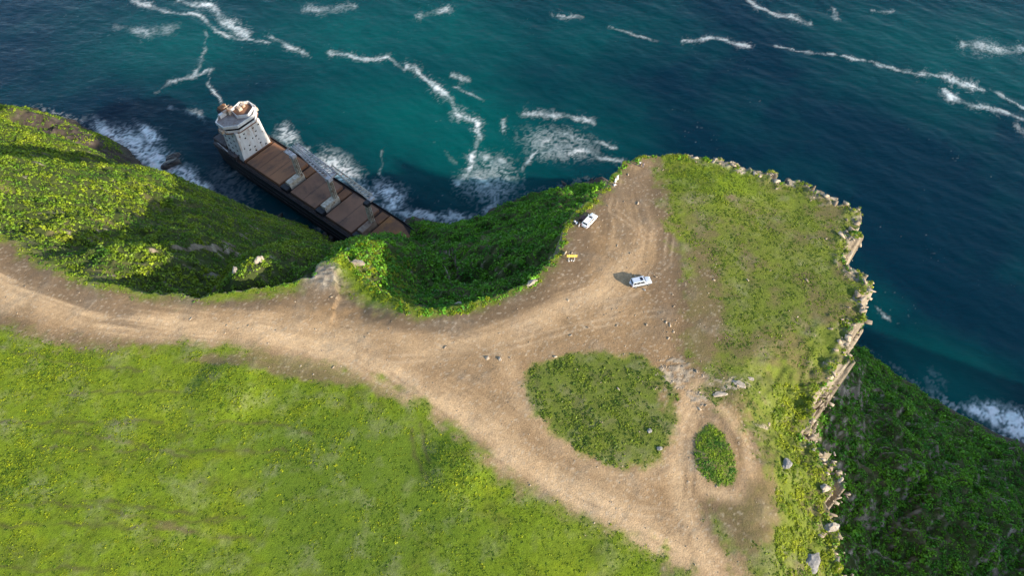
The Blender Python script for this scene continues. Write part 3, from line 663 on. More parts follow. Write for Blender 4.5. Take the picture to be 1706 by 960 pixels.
stony = np.maximum.reduce([blob(PXp, PYp, 840, 580, 60, 40), blob(PXp, PYp, 1050, 540, 120, 60), blob(PXp, PYp, 1060, 400, 60, 80), blob(PXp, PYp, 1080, 490, 40, 40), blob(PXp, PYp, 400, 540, 200, 24, 5) * .6, 0.45 * blob(PXp, PYp, 1000, 680, 110, 80), blob(PXp, PYp, 1250, 560, 160, 120) * .3, .5 * blob(PXp, PYp, 1050, 870, 120, 30, 25)])
p = np.maximum(np.maximum(0.05 * (dr > .4), 0.4 * stony * cl + .06 * stony), np.maximum(0.45 * lg, np.where(y > 112, .16, .36) * rkf * (sp < 4)))
rim_ = (sp < 3.5) & (x > 40)
keep = (sp > -0.4) & (rng.random(len(x)) < p)
x, y, z = x[keep], y[keep], z[keep]; lgk = lg[keep]; stk = stony[keep]; rim_ = rim_[keep]
f = rng.random(len(x))
sc = 0.06 + 0.10 * rng.random(len(x)) ** 3 + (rng.random(len(x)) < 0.06 + .3 * lgk) * 0.28 * rng.random(len(x)) + .26 * stk * rng.random(len(x)) ** 4 + rim_ * (.05 + .75 * rng.random(len(x)) ** 3)
stones('loose_stones', np.stack([x, y, z + sc * .15], 1), sc, lerp((0.24, 0.18, 0.12), (0.44, 0.35, 0.25), np.clip(f ** 1.5 + .4 * lgk, 0, 1)), 'small pale stones strewn over the dirt tracks and ledges', 'stones')

# broken rock along the headland's rim, and wet boulders at the waterline
x, y = scatter(70000, 38, 95, 20, 140)
sp = field_at(sP, x, y)
keep = (sp > -2.4) & (sp < 0.7) & (rng.random(len(x)) < .42 * sstep(-.1, .35, fbm(x / 3, y / 3, 3, 481)) * np.where(y > 112, .5, 1))
x, y = x[keep], y[keep]; z = height_at(x, y); n = len(x)
z = np.maximum(z, -13 + 5 * rng.random(n)); f = rng.random(n)
sc = .12 + .85 * rng.random(n) ** 4
stones('rim_rocks', np.stack([x, y, z - .25 * sc], 1), sc, lerp((0.16, 0.13, 0.095), (0.42, 0.35, 0.26), f), 'broken pale rock along the crumbling rim of the headland', 'rocks')
x, y = scatter(26000, -300, 230, 90, 330)
ss = field_at(sS, x, y); ok_ = (ss > -3.5) & (ss < 4) & (rng.random(len(x)) < .5 * sstep(.0, .35, fbm(x / 12, y / 12, 3, 485)))
x, y = x[ok_], y[ok_]; z = np.maximum(height_at(x, y), SEA - .4); ok_ = in_view(x, y, z, 20) & (z < SEA + 9); x, y, z = x[ok_], y[ok_], z[ok_]; n = len(x)
sc = .4 + 1.5 * rng.random(n) ** 3
stones('shore_boulders', np.stack([x, y, z], 1), sc, lerp((0.025, 0.022, 0.02), (0.075, 0.062, 0.052), rng.random(n)), 'dark wet boulders heaped along the waterline', 'rocks')

# ------------------------------------------------------------------ object helpers
class MB:
    def __init__(s): s.v = []; s.f = []
    def add(s, vs, fs):
        o = len(s.v); s.v += [tuple(v) for v in vs]; s.f += [tuple(i + o for i in f) for f in fs]; return s
    def box(s, x0, x1, y0, y1, z0, z1, tx=0.0, ty=0.0):
        """tx, ty shrink the top"""
        return s.add([(x0, y0, z0), (x1, y0, z0), (x1, y1, z0), (x0, y1, z0), (x0 + tx, y0 + ty, z1), (x1 - tx, y0 + ty, z1), (x1 - tx, y1 - ty, z1), (x0 + tx, y1 - ty, z1)],
                     [(3, 2, 1, 0), (4, 5, 6, 7), (0, 1, 5, 4), (1, 2, 6, 5), (2, 3, 7, 6), (3, 0, 4, 7)])
    def prism(s, poly, z0, z1, scale=1.0):
        n = len(poly); cx = sum(p[0] for p in poly) / n; cy = sum(p[1] for p in poly) / n
        vs = [(x, y, z0) for x, y in poly] + [(cx + (x - cx) * scale, cy + (y - cy) * scale, z1) for x, y in poly]
        return s.add(vs, [tuple(range(n - 1, -1, -1)), tuple(range(n, 2 * n))] + [(i, (i + 1) % n, n + (i + 1) % n, n + i) for i in range(n)])
    def tube(s, p0, p1, r0, r1=None, n=8):
        r1 = r0 if r1 is None else r1
        p0, p1 = Vector(p0), Vector(p1); d = (p1 - p0).normalized(); a = d.orthogonal().normalized(); b = d.cross(a)
        vs = [p + (a * math.cos(t) + b * math.sin(t)) * r for p, r in ((p0, r0), (p1, r1)) for t in [2 * math.pi * i / n for i in range(n)]]
        return s.add(vs, [(i, (i + 1) % n, n + (i + 1) % n, n + i) for i in range(n)] + [tuple(range(n - 1, -1, -1)), tuple(range(n, 2 * n))])
    def loft(s, rings, cap=True):
        n = len(rings[0]); vs = [p for r in rings for p in r]
        fs = [(k * n + i, k * n + (i + 1) % n, (k + 1) * n + (i + 1) % n, (k + 1) * n + i) for k in range(len(rings) - 1) for i in range(n)]
        if cap: fs += [tuple(range(n - 1, -1, -1)), tuple(range((len(rings) - 1) * n, len(rings) * n))]
        return s.add(vs, fs)
    def quad(s, a, b, c, d): return s.add([a, b, c, d], [(0, 1, 2, 3)])
    def build(s, name, mat, parent=None, bevel=0.0, smooth=False):
        me = bpy.data.meshes.new(name); me.from_pydata(s.v, [], s.f); me.validate()
        bm = bmesh.new(); bm.from_mesh(me)
        bmesh.ops.recalc_face_normals(bm, faces=bm.faces)
        if bevel: bmesh.ops.bevel(bm, geom=list(bm.edges), offset=bevel, segments=2, affect='EDGES', clamp_overlap=True)
        if smooth:
            for f in bm.faces: f.smooth = True
        bm.to_mesh(me); bm.free()
        return link(name, me, mat, parent)

def empty(name, loc, rz=0.0, rx=0.0, ry=0.0):
    o = bpy.data.objects.new(name, None); C.collection.objects.link(o)
    o.location = loc; o.rotation_euler = (rx, ry, rz); o.empty_display_size = 0.5
    return o

def plain(name, c, rough=0.5, metal=0.0, spec=0.5):
    nt = NT(name); nt.set(Roughness=rough, Metallic=metal); nt.b.inputs['Specular IOR Level'].default_value = spec
    no = nt.n('TexNoise', i_Scale=2.5, i_Detail=4.0); nt.l(nt.n('TexCoord').outputs['Object'], no.inputs['Vector'])
    mr = nt.n('MapRange'); mr.inputs[3].default_value = .86; mr.inputs[4].default_value = 1.12; nt.l(no.outputs[0], mr.inputs[0])
    nt.l(mix(nt, 'MULTIPLY', 1.0, c, mr.outputs[0]), nt.b.inputs['Base Color'])
    return nt.m

M = {}
M['hull'] = noise_mat('hull_paint', (0.007, 0.009, 0.014), (0.018, 0.017, 0.019), 0.25, 0.6, c3=(0.05, 0.03, 0.022), s3=0.16, lo3=.6, hi3=.78)
M['deck'] = noise_mat('rusty_deck', (0.055, 0.03, 0.022), (0.028, 0.02, 0.018), 0.3, 0.85, c3=(0.17, 0.075, 0.03), s3=0.2, lo3=.56, hi3=.7)
M['hatch'] = noise_mat('rusty_hatch', (0.32, 0.145, 0.068), (0.22, 0.104, 0.054), 0.12, 0.85, c3=(0.10, 0.060, 0.042), s3=0.22, lo3=.5, hi3=.68, stretch=(1, .35, 1))
M['hatch2'] = noise_mat('dull_rusty_hatch', (0.25, 0.125, 0.074), (0.19, 0.098, 0.06), 0.12, 0.88, c3=(0.075, 0.05, 0.042), s3=0.14, lo3=.5, hi3=.7)
M['hatch3'] = noise_mat('orange_rust', (0.22, 0.095, 0.042), (0.15, 0.07, 0.038), 0.16, 0.88, c3=(0.34, 0.14, 0.035), s3=0.12, lo3=.52, hi3=.7)
M['white'] = noise_mat('weathered_white', (0.74, 0.735, 0.72), (0.60, 0.59, 0.57), 0.5, 0.6, c3=(0.36, 0.22, 0.13), s3=0.35, lo3=.54, hi3=.68, stretch=(1, 1, .3))
M['rustwhite'] = noise_mat('rust_stained_white', (0.56, 0.50, 0.42), (0.42, 0.34, 0.26), 0.6, 0.7, c3=(0.25, 0.12, 0.055), s3=0.35, lo3=.48, hi3=.62)
M['crane'] = noise_mat('crane_paint', (0.66, 0.60, 0.50), (0.46, 0.38, 0.28), 0.7, 0.7, c3=(0.20, 0.10, 0.05), s3=0.5, lo3=.52, hi3=.66)
M['cranegrey'] = noise_mat('crane_steel', (0.56, 0.54, 0.53), (0.42, 0.38, 0.36), 0.8, 0.65, c3=(0.19, 0.12, 0.09), s3=0.5)
M['glass'] = plain('dark_glass', (0.012, 0.014, 0.017), 0.15)
M['funnel'] = noise_mat('funnel_paint', (0.012, 0.016, 0.035), (0.03, 0.03, 0.04), 0.5, 0.6, c3=(0.12, 0.06, 0.03), s3=0.5)
M['floor'] = noise_mat('monkey_deck', (0.30, 0.27, 0.25), (0.20, 0.17, 0.16), 0.5, 0.8, c3=(0.20, 0.12, 0.07), s3=0.4)

# ------------------------------------------------------------------ the stranded ship; local x to the bow, y to port, z = 0 at the waterline
cx, cy = unproject(555, 328, SEA + 13)
ship = empty('cargo_ship', (cx, cy, SEA), R(-38.2), R(1.5), R(0.3))
tag(ship, 'rusty stranded cargo ship with white bridge tower and three deck cranes', 'ship')
ST = [(-78, 7.5, 2.0), (-76, 9.2, 1.2), (-68, 10.6, 0.4), (-55, 11, 0), (15, 11, 0), (34, 10.9, 0.2), (44, 9.6, 0.5), (52, 6.6, 1.0), (58, 2.8, 1.6), (61, 0.35, 2.0)]
rings = []
for x_, w, sh_ in ST:
    zt = 9 + sh_
    rings.append([(x_ + (2 if x_ > 40 else 0), w, zt + 1.0), (x_, w, 5), (x_ - (1.5 if x_ > 40 else 0), w * .97, 0), (x_ - (3 if x_ > 40 else 0), w * .75, -7), (x_ - (3 if x_ > 40 else 0), -w * .75, -7), (x_ - (1.5 if x_ > 40 else 0), -w * .97, 0), (x_, -w, 5), (x_ + (2 if x_ > 40 else 0), -w, zt + 1.0)])
hm = MB()
for k in range(len(rings) - 1):                        # outer plating, open at the top, with the bulwark's inner face
    a, b = rings[k], rings[k + 1]
    for i in range(7): hm.quad(a[i], b[i], b[i + 1], a[i + 1])
    for i, sg in ((0, -1), (7, 1)):
        ai, bi = Vector(a[i]), Vector(b[i]); ia, ib = ai + Vector((0, sg * .25, 0)), bi + Vector((0, sg * .25, 0))
        hm.quad(ai, bi, ib, ia); hm.quad(ia, ib, ib - Vector((0, 0, 1.3)), ia - Vector((0, 0, 1.3)))
hm.add(rings[0], [tuple(range(8))])
hull = hm.build('hull', M['hull'], ship)
rb = MB()
for sg in (1, -1):                                       # rubbing strakes along the side
    rb.box(-60, 18, sg * 11.0 if sg > 0 else -11.22, sg * 11.22 if sg > 0 else -11.0, 6.3, 6.6); rb.box(-60, 18, sg * 11.0 if sg > 0 else -11.22, sg * 11.22 if sg > 0 else -11.0, 3.6, 3.9)
rb.build('rubbing_strake', noise_mat('strake_paint', (0.04, 0.04, 0.046), (0.02, 0.02, 0.022), .5), hull)
dm = MB()
dk = [(x_, w - .2, 8.9 + sh_) for x_, w, sh_ in ST]
for k in range(len(dk) - 1):
    (xa, wa, za), (xb, wb, zb) = dk[k], dk[k + 1]
    dm.quad((xa, -wa, za), (xb, -wb, zb), (xb, wb, zb), (xa, wa, za))
dm.build('deck', M['deck'], ship)
for k, (x0, x1, y0, y1, mt) in enumerate([(-51.8, -27.8, -8.6, 8.9, 'hatch'), (-20.2, -3.4, -8.6, 8.9, 'hatch2'), (3.8, 20.4, -8.6, 8.9, 'hatch2'), (27.6, 50, -8.6, 9.2, 'hatch3')]):
    w = MB()
    if k < 3: w.box(x0, x1, y0, y1, 8.9, 10.9)
    else: w.prism([(x0, y0), (x0 + 8, y0 + .4), (x1, -3.0), (x1, 3.0), (x0 + 8, y1 - .4), (x0, y1)], 8.9, 11.2)
    hc = w.build('hatch_cover', M[mt], ship, 0.08)
    if k == 0: hc['label'] = 'orange-brown hatch cover beside the bridge tower'
    if k == 3: hc['label'] = 'orange rusted hatch cover at the bow'
    s_ = MB()
    n_ = (3, 2, 2, 2)[k]
    for j in range(1, n_):
        xx = x0 + (x1 - x0) * j / n_; s_.box(xx - .06, xx + .06, y0 + .3, y1 - .3, 10.9 if k < 3 else 11.2, 10.96 if k < 3 else 11.26)
    s_.build('panel_joint', M['hull'], hc)
# side rails of pipes on the starboard walkway
pm = MB()
for yy, zz in ((-9.4, 9.25), (-9.8, 9.3)): pm.tube((-52, yy, zz), (28, yy * .98, zz), 0.12)
pm.build('deck_pipe', noise_mat('pipe', (0.09, 0.07, 0.06), (0.05, 0.04, 0.04), .8), ship)
rm = MB()
for x_ in np.arange(-74, 14, 2.6):
    for sg in (1, -1):
        w_ = 10.75 if x_ > -66 else 10.1
        rm.tube((x_, sg * w_, 9.6), (x_, sg * w_, 11.1), 0.05, n=5)
for sg in (1, -1): rm.tube((-66, sg * 10.75, 11.1), (14, sg * 10.75, 11.1), 0.05, n=5); rm.tube((-74, sg * 10.1, 11.1), (-66, sg * 10.75, 11.1), 0.05, n=5)
rm.build('railing', M['deck'], ship)

# tower
tw = MB()
tw.box(-66, -54, -8.3, 8.3, 9, 26.4, 0.0, 1.3)
tower = tw.build('superstructure', M['white'], ship, 0.06)
lowm = MB(); lowm.box(-54.0, -53.2, -8.6, 8.6, 8.9, 10.6); lowm.build('base_plating', M['hatch3'], tower, .05)
wr = random.Random(4)
for r_ in range(6):
    z0 = 11.2 + r_ * 2.45
    for c_ in range(5):
        if wr.random() < 0.28: continue
        yy = -5.8 + c_ * 2.9 + wr.uniform(-.5, .5); ww = wr.choice((.6, .55, .35)); wz = MB()
        for off in ((0,) if ww > .6 else (0,)):
            wz.box(-54.0, -53.93, yy - ww, yy + ww * .6, z0, z0 + (.75 if ww > .6 else .6))
        wz.build('window', M['glass'], tower)
for r_ in range(5):
    z0 = 11.4 + r_ * 2.9
    for xx in (-64, -61, -57.5):
        yo = -8.3 + 1.3 * (z0 - 9) / 17.4
        MB().box(xx - .5, xx + .5, yo - 0.05, yo + .04, z0, z0 + .8).build('window', M['glass'], tower)
# side decks beside and abaft the tower
sm_ = MB(); sm_.box(-75, -58, -10.3, -8.3, 9, 11.6); sm_.box(-76, -66, -8.8, 8.8, 9, 13.4); sm_.box(-66, -57, 8.3, 10.2, 9, 11.4)
aft = sm_.build('aft_deckhouse', noise_mat('dark_deckhouse', (0.09, 0.085, 0.09), (0.055, 0.045, 0.045), .5, .8, c3=(.11, .06, .045), s3=.3), ship, .06)
mm_ = MB(); mm_.tube((-75, -8.5, 11.4), (-63, -10.2, 12.6), .22); mm_.build('davit', M['cranegrey'], ship)
# stairs/platforms up the tower's rear
st_ = MB()
for k in range(5): st_.box(-67.8, -66, -6, 6, 14 + k * 2.6, 14.25 + k * 2.6)
st_.build('aft_balcony', M['rustwhite'], tower)
# bridge: wide chamfered box with wings
BR = [(-53.4, -4.6), (-53.4, 4.6), (-57.6, 9.2), (-63.0, 9.2), (-65.4, 5.5), (-65.4, -5.5), (-63.0, -9.2), (-57.6, -9.2)]
def grow(poly, s_):
    return [(-59.5 + (x_ + 59.5) * s_, y_ * s_) for x_, y_ in poly]
bm_ = MB(); bm_.prism(grow(BR, 1.0), 26.4, 27.6)
bridge = bm_.build('bridge', M['white'], ship, 0.05)
MB().prism(grow(BR, 1.035), 26.0, 26.4).build('bridge_base', M['hatch3'], bridge)
MB().prism(grow(BR, 0.97), 27.6, 28.9).build('bridge_windows', M['glass'], bridge)
MB().prism(grow(BR, 1.03), 28.9, 30.0, 0.985).build('bridge_roof', M['floor'], bridge, .04)
pw = MB(); BO = grow(BR, 1.045)
for i in range(len(BO)):
    if i == 4: continue
    (xa, ya), (xb, yb) = BO[i], BO[(i + 1) % len(BO)]
    (xc, yc), (xd, yd) = [(-59.5 + (x_ + 59.5) * .965, y_ * .965) for x_, y_ in ((xa, ya), (xb, yb))]
    pw.add([(xa, ya, 29.1), (xb, yb, 29.1), (xb, yb, 30.7), (xa, ya, 30.7), (xc, yc, 29.1), (xd, yd, 29.1), (xd, yd, 30.7), (xc, yc, 30.7)], [(0, 1, 2, 3), (7, 6, 5, 4), (3, 2, 6, 7), (1, 0, 4, 5), (0, 3, 7, 4), (2, 1, 5, 6)])
pw.build('parapet', M['white'], bridge)
for sg in (1, -1):
    wg = MB(); wg.box(-61.5, -58.5, sg * 8.4 if sg > 0 else -10.8, 10.8 if sg > 0 else -8.4, 26.4, 28.2, .1, .1); wg.build('bridge_wing', M['rustwhite'], bridge, .05)
# open walled deck on top of the bridge, port half, and the mast
OC = [(-57.6, -1.2), (-54.2, 2.6), (-56.6, 8.0), (-61.2, 9.2), (-64.8, 6.2), (-63.6, -0.2)]
ow = MB(); cxo = sum(p[0] for p in OC) / 6; cyo = sum(p[1] for p in OC) / 6
for i in range(6):
    (xa, ya), (xb, yb) = OC[i], OC[(i + 1) % 6]
    ia = [(cxo + (x_ - cxo) * .95, cyo + (y_ - cyo) * .95) for x_, y_ in ((xa, ya), (xb, yb))]
    ow.add([(xa, ya, 30.0), (xb, yb, 30.0), (xb, yb, 31.6), (xa, ya, 31.6), (*ia[0], 30.0), (*ia[1], 30.0), (*ia[1], 31.6), (*ia[0], 31.6)], [(0, 1, 2, 3), (7, 6, 5, 4), (3, 2, 6, 7)])
ow.build('top_wall', M['white'], bridge)
MB().prism([(cxo + (x_ - cxo) * .92, cyo + (y_ - cyo) * .92) for x_, y_ in OC], 30.0, 30.25).build('top_deck', M['hatch'], bridge)
bx_ = MB(); bx_.box(-62.6, -60.4, 2.2, 4.2, 30.2, 31.8); bx_.box(-63.2, -61.2, 5, 6.6, 30.2, 31.4); bx_.build('top_locker', M['rustwhite'], bridge, .05)
ms = MB(); ms.box(-64.5, -61.8, -2.4, -.4, 30.0, 32.6, .5, .4); ms.box(-64, -62.4, -4.2, 1.2, 32.6, 32.9); ms.tube((-63.2, -1.4, 32.8), (-63.4, -1.4, 36), .24, .12); ms.tube((-63.3, -3, 34.4), (-63.3, .2, 34.4), .1)
ms.build('radar_mast', M['rustwhite'], ship)
b2 = MB(); b2.box(-65.3, -63.6, -6.2, -2.8, 30.0, 31.8, .1, .1); b2.build('locker', M['white'], ship, .05)
fu = MB(); fu.prism([(-73.2, -2.8), (-68.6, -3.0), (-67.8, -1.8), (-67.8, 1.8), (-68.6, 3.0), (-73.2, 2.8)], 13.4, 28.6, .88)
fn_ = fu.build('funnel', M['funnel'], ship, .15)
MB().prism([(-72.4, -2.0), (-69, -2.0), (-69, 2.0), (-72.4, 2.0)], 28.6, 29.6, .9).build('funnel_cap', M['hatch3'], fn_)
# cranes
def lattice(p0, p1, w0, w1, hgt, n, r):
    m = MB(); p0, p1 = Vector(p0), Vector(p1); d = p1 - p0; lat = Vector((0, 0, 1)).cross(d).normalized(); upv = Vector((0, 0, 1))
    def pt(t, a, b): return p0 + d * t + lat * a * (w0 + (w1 - w0) * t) * .5 + upv * b * hgt * (0.5 - .25 * t)
    for a in (-1, 1):
        for b in (-1, 1): m.tube(pt(0, a, b), pt(1, a, b), r, n=5)
    for i in range(n):
        t0, t1 = i / n, (i + 1) / n
        for a in (-1, 1): m.tube(pt(t0, a, -1), pt(t1, a, 1), r * .7, n=4)
        m.tube(pt(t0, -1, 1), pt(t1, 1, 1), r * .7, n=4); m.tube(pt(t0, -1, -1), pt(t1, 1, -1), r * .7, n=4); m.tube(pt(t0, -1, 1), pt(t0, 1, 1), r * .7, n=4)
    return m
for k, cxk in enumerate((-24.0, 0.0, 24.0)):
    cr = MB(); cr.box(cxk - 1.7, cxk + 1.7, -6.6, 2.4, 8.9, 12.6, .15, .1)
    house = cr.build('crane_house', M['crane'] if k < 2 else noise_mat('brown_house', (.2, .12, .08), (.30, .22, .16), .5), ship, .08)
    MB().box(cxk - 2.2, cxk + 2.0, 2.8, 9.4, 8.9, 9.8).build('cross_deck', M['hatch3'], ship, .05)
    MB().box(cxk - 2.3, cxk + 2.3, -9.4, -6.8, 8.9, 11.4).build('vent_house', M['hull'], ship, .08)
    po = MB(); po.box(cxk - 1.1, cxk + 1.1, .0, 2.1, 12.6, 23.2, .15, .1)
    post = po.build('crane_post', M['crane'], ship, .1)
    lad = MB()
    lad.box(cxk + 1.1, cxk + 1.2, .4, .5, 12.6, 23); lad.box(cxk + 1.1, cxk + 1.2, 1.4, 1.5, 12.6, 23)
    for z_ in np.arange(13, 23, .9): lad.box(cxk + 1.11, cxk + 1.19, .45, 1.45, z_, z_ + .12)
    lad.build('ladder', M['deck'], post)
    hd = MB(); hd.box(cxk - 1.6, cxk + 1.3, -.2, 2.5, 23.2, 24.8, .3, .2); hd.build('slewing_head', M['cranegrey'] if k != 2 else M['hull'], post, .08)
    if k == 0:
        hm2 = MB(); hm2.box(cxk - 5.4, cxk - 1.8, .2, 2.6, 24.0, 24.5); hm2.tube((cxk - 5.2, .4, 24.5), (cxk - 2, 1, 27.5), .18); hm2.tube((cxk - 5.2, 2.4, 24.5), (cxk - 2, 1.8, 27.5), .18)
        hm2.build('jib_rest', M['cranegrey'], post)
    else:
        j1 = lattice((cxk - 1.2, 4.4, 24.4), (cxk - 29, 7.2, 24.0), 3.0 if k == 1 else 2.6, 1.5, 1.3, 14, .17)
        jb = j1.build('crane_jib', M['cranegrey'] if k == 1 else M['crane'], post)
        kn = MB(); kn.box(cxk - 1.8, cxk + .6, 2.6, 5.4, 23.6, 24.8); kn.build('jib_hinge', M['cranegrey'], jb, .05)
        if k == 1:
            lattice((cxk - 1.2, 1.2, 24.6), (cxk - 29, 5.0, 24.2), 2.0, 1.1, 1.2, 14, .16).build('crane_jib', M['cranegrey'], post)
mt_ = MB(); mt_.tube((44.5, 0, 11), (44.5, 0, 20), .3, .15); mt_.tube((44.5, -1.2, 17), (44.5, 1.2, 17), .1); mt_.build('foremast', M['crane'], ship)

# ------------------------------------------------------------------ cars; local x forward, y left, z = 0 at the tyres
def car_profile(st):
    """stations: x, half width at sill, belt, roof; z sill, belt, roof"""
    return st
def wheel(parent, x, y, r, w, tyre, rim):
    t_ = MB(); n = 20
    prof = [(r * .62, -w / 2), (r * .9, -w / 2), (r, -w * .32), (r, w * .32), (r * .9, w / 2), (r * .62, w / 2)]
    t_.loft([[(x + a * math.cos(2 * math.pi * i / n), y + b, r + a * math.sin(2 * math.pi * i / n)) for a, b in prof] for i in range(n)] + [[(x + a, y + b, r) for a, b in prof]], False)
    wh = t_.build('wheel', tyre, parent, 0, True)
    r_ = MB(); sg = 1 if y > 0 else -1
    yo = y + sg * w * .36
    r_.tube((x, y - sg * w * .3, r), (x, yo, r), r * .62, r * .56, 16)
    for k in range(5):
        a = 2 * math.pi * k / 5; r_.tube((x, yo, r), (x + r * .56 * math.cos(a), yo, r + r * .56 * math.sin(a)), .05, .04, 5)
    r_.build('rim', rim, wh)

def make_car(name, label, loc, rz, paint, L, W, Hh, hood_l, belt, sill, rear_rake, spare, sunroof, rails):
    t = empty(name, loc, rz); tag(t, label, 'car', 'cars parked on the dirt clearing')
    x0, x1, hw = -L / 2, L / 2, W / 2
    hoodz = belt - .02
    body = MB(); rings = []
    for x_, wf, zt, zb in [(x0, .86, belt - .28, sill + .18), (x0 + .1, .95, belt - .06, sill + .05), (x0 + .5, 1.0, belt, sill), (x0 + L * .35, 1.0, belt + .02, sill), (x1 - hood_l, 1.0, belt, sill), (x1 - hood_l * .5, .99, hoodz - .03, sill), (x1 - .28, .95, hoodz - .12, sill + .02), (x1 - .06, .87, hoodz - .26, sill + .08), (x1, .80, hoodz - .36, sill + .16)]:
        w = hw * wf; mid = (zb + zt) / 2 + .08
        rings.append([(x_, -w * .93, zb), (x_, -w, mid - .1), (x_, -w * .985, mid + .12), (x_, -w * .95, zt - .05), (x_, -w * .86, zt), (x_, 0, zt + .035), (x_, w * .86, zt), (x_, w * .95, zt - .05), (x_, w * .985, mid + .12), (x_, w, mid - .1), (x_, w * .93, zb)])
    body.loft(rings)
    b = body.build('body', paint, t, 0, True)
    # cabin: pillars and roof in paint, panes a few millimetres proud
    cb0, cb1 = x0 + .12, x1 - hood_l - .02
    rf0, rf1 = cb0 + rear_rake, cb1 - .62
    wb, wr_ = hw * .93, hw * .78
    zr = Hh - (0.06 if rails else 0)
    cab = MB(); rr = []
    def ring(xb, xt): return None
    V0 = [(cb0, -wb, belt - .03), (cb1, -wb, belt - .03), (cb1, wb, belt - .03), (cb0, wb, belt - .03)]
    V1 = [(rf0, -wr_, zr - .05), (rf1, -wr_, zr - .05), (rf1, wr_, zr - .05), (rf0, wr_, zr - .05)]
    V2 = [(rf0 + .12, -wr_ * .9, zr), (rf1 - .15, -wr_ * .9, zr), (rf1 - .15, wr_ * .9, zr), (rf0 + .12, wr_ * .9, zr)]
    cab.add(V0 + V1 + V2, [(i, (i + 1) % 4, 4 + (i + 1) % 4, 4 + i) for i in range(4)] + [(4 + i, 4 + (i + 1) % 4, 8 + (i + 1) % 4, 8 + i) for i in range(4)] + [(8, 9, 10, 11), (3, 2, 1, 0)])
    cab.build('roof', paint, t, .03)
    def lerp3(a, b_, f): return Vector(a) * (1 - f) + Vector(b_) * f
    def pane(nm, a, b_, c, d, u0, u1, v0, v1, par=t):
        P = [lerp3(lerp3(a, b_, u), lerp3(d, c, u), v) for u, v in ((u0, v0), (u1, v0), (u1, v1), (u0, v1))]
        nrm = (P[1] - P[0]).cross(P[3] - P[0]).normalized()
        mid = sum(P, Vector()) / 4 - Vector(((cb0 + cb1) / 2, 0, belt + .2))
        if nrm.dot(mid) < 0: nrm = -nrm
        m = MB(); Q = [p + nrm * .018 for p in P]; Pi = [p - nrm * .01 for p in P]
        m.add(Q + Pi, [(0, 1, 2, 3), (7, 6, 5, 4)] + [(i, (i + 1) % 4, 4 + (i + 1) % 4, 4 + i) for i in range(4)])
        return m.build(nm, M['glass'], par)
    pane('windscreen', V0[1], V0[2], V1[2], V1[1], .07, .93, .12, .93)
    pane('rear_window', V0[3], V0[0], V1[0], V1[3], .1, .9, .3, .9)
    for a, b_, c, d in ((V0[0], V0[1], V1[1], V1[0]), (V0[2], V0[3], V1[3], V1[2])):
        fl_ = a[1] > 0
        for u0, u1 in ((.05, .27), (.30, .58), (.61, .90)):
            if fl_: u0, u1 = 1 - u1, 1 - u0
            pane('side_window', a, b_, c, d, u0, u1, .2, .88)
    if sunroof:
        sx0, sx1 = sunroof
        MB().box(rf1 - sx1, rf1 - sx0, -wr_ * .58, wr_ * .58, zr + .002, zr + .022).build('sunroof', M['glass'], t, .004)
    if rails:
        for sg in (1, -1):
            m = MB(); m.tube((rf0 + .1, sg * wr_ * .93, zr + .05), (rf1 - .2, sg * wr_ * .93, zr + .05), .03, n=6)
            for xx in (rf0 + .15, (rf0 + rf1) / 2, rf1 - .25): m.tube((xx, sg * wr_ * .93, zr - .03), (xx, sg * wr_ * .93, zr + .05), .025, n=5)
            m.build('roof_rail', M['trim'], t)
    for sg in (1, -1):
        for xw in (x0 + L * .19, x1 - L * .185):
            wheel(t, xw, sg * (hw - .11), .37, .24, M['tyre'], M['rim'])
            ar = MB(); n = 12
            pr = [(xw + .46 * math.cos(math.pi * i / n), .37 + .45 * math.sin(math.pi * i / n)) for i in range(n + 1)]
            ar.add([(a, sg * (hw + .004), z_) for a, z_ in pr] + [(xw + (a - xw) * .84, sg * (hw + .012), .37 + (z_ - .37) * .84) for a, z_ in pr], [(i, i + 1, n + 2 + i, n + 1 + i) for i in range(n)])
            ar.build('wheel_arch', M['trim'], t)
        MB().box(x1 - .3, x1 - .03, sg * hw * .58 - .18, sg * hw * .58 + .18, hoodz - .38, hoodz - .2, .04, .02).build('headlight', M['lamp'], t, .03)
        MB().box(x0 - .015, x0 + .1, sg * hw * .74 - .11, sg * hw * .74 + .11, belt - .42, belt - .1).build('tail_light', M['tail'], t, .02)
        m = MB(); m.box(cb1 - .35, cb1 - .15, sg * (hw + .12) - .11, sg * (hw + .12) + .11, belt + .02, belt + .2, .03, .02); m.build('wing_mirror', paint, t, .03)
        MB().box(x0 + L * .24, x1 - L * .24, sg * (hw - .02) - .05, sg * (hw - .02) + .05, sill - .06, sill + .04).build('sill', M['trim'], t)
    MB().box(x1 - .12, x1 + .04, -hw * .8, hw * .8, sill + .02, sill + .3, .03, .05).build('front_bumper', paint, t, .04)
    MB().box(x0 - .06, x0 + .12, -hw * .84, hw * .84, sill + .02, sill + .3, .03, .05).build('rear_bumper', M['trim'] if spare else paint, t, .04)
    MB().box(x1 - .05, x1 + .015, -hw * .42, hw * .42, hoodz - .44, hoodz - .28).build('grille', M['trim'], t)
    MB().box(x1 - .1, x1 + .055, -.26, .26, sill + .1, sill + .22).build('number_plate', M['plate'], t)
    if spare:
        s_ = MB(); n = 20; yo = 0.12
        s_.tube((x0 - .28, yo, 1.0), (x0 + .02, yo, 1.0), .36, .38, n); sp_ = s_.build('spare_wheel_cover', paint, t, .03)
    return t
M['tyre'] = plain('tyre_rubber', (0.018, 0.017, 0.016), .9); M['rim'] = plain('alloy', (0.5, 0.5, 0.5), .35, .8); M['trim'] = plain('black_trim', (0.02, 0.02, 0.022), .6)
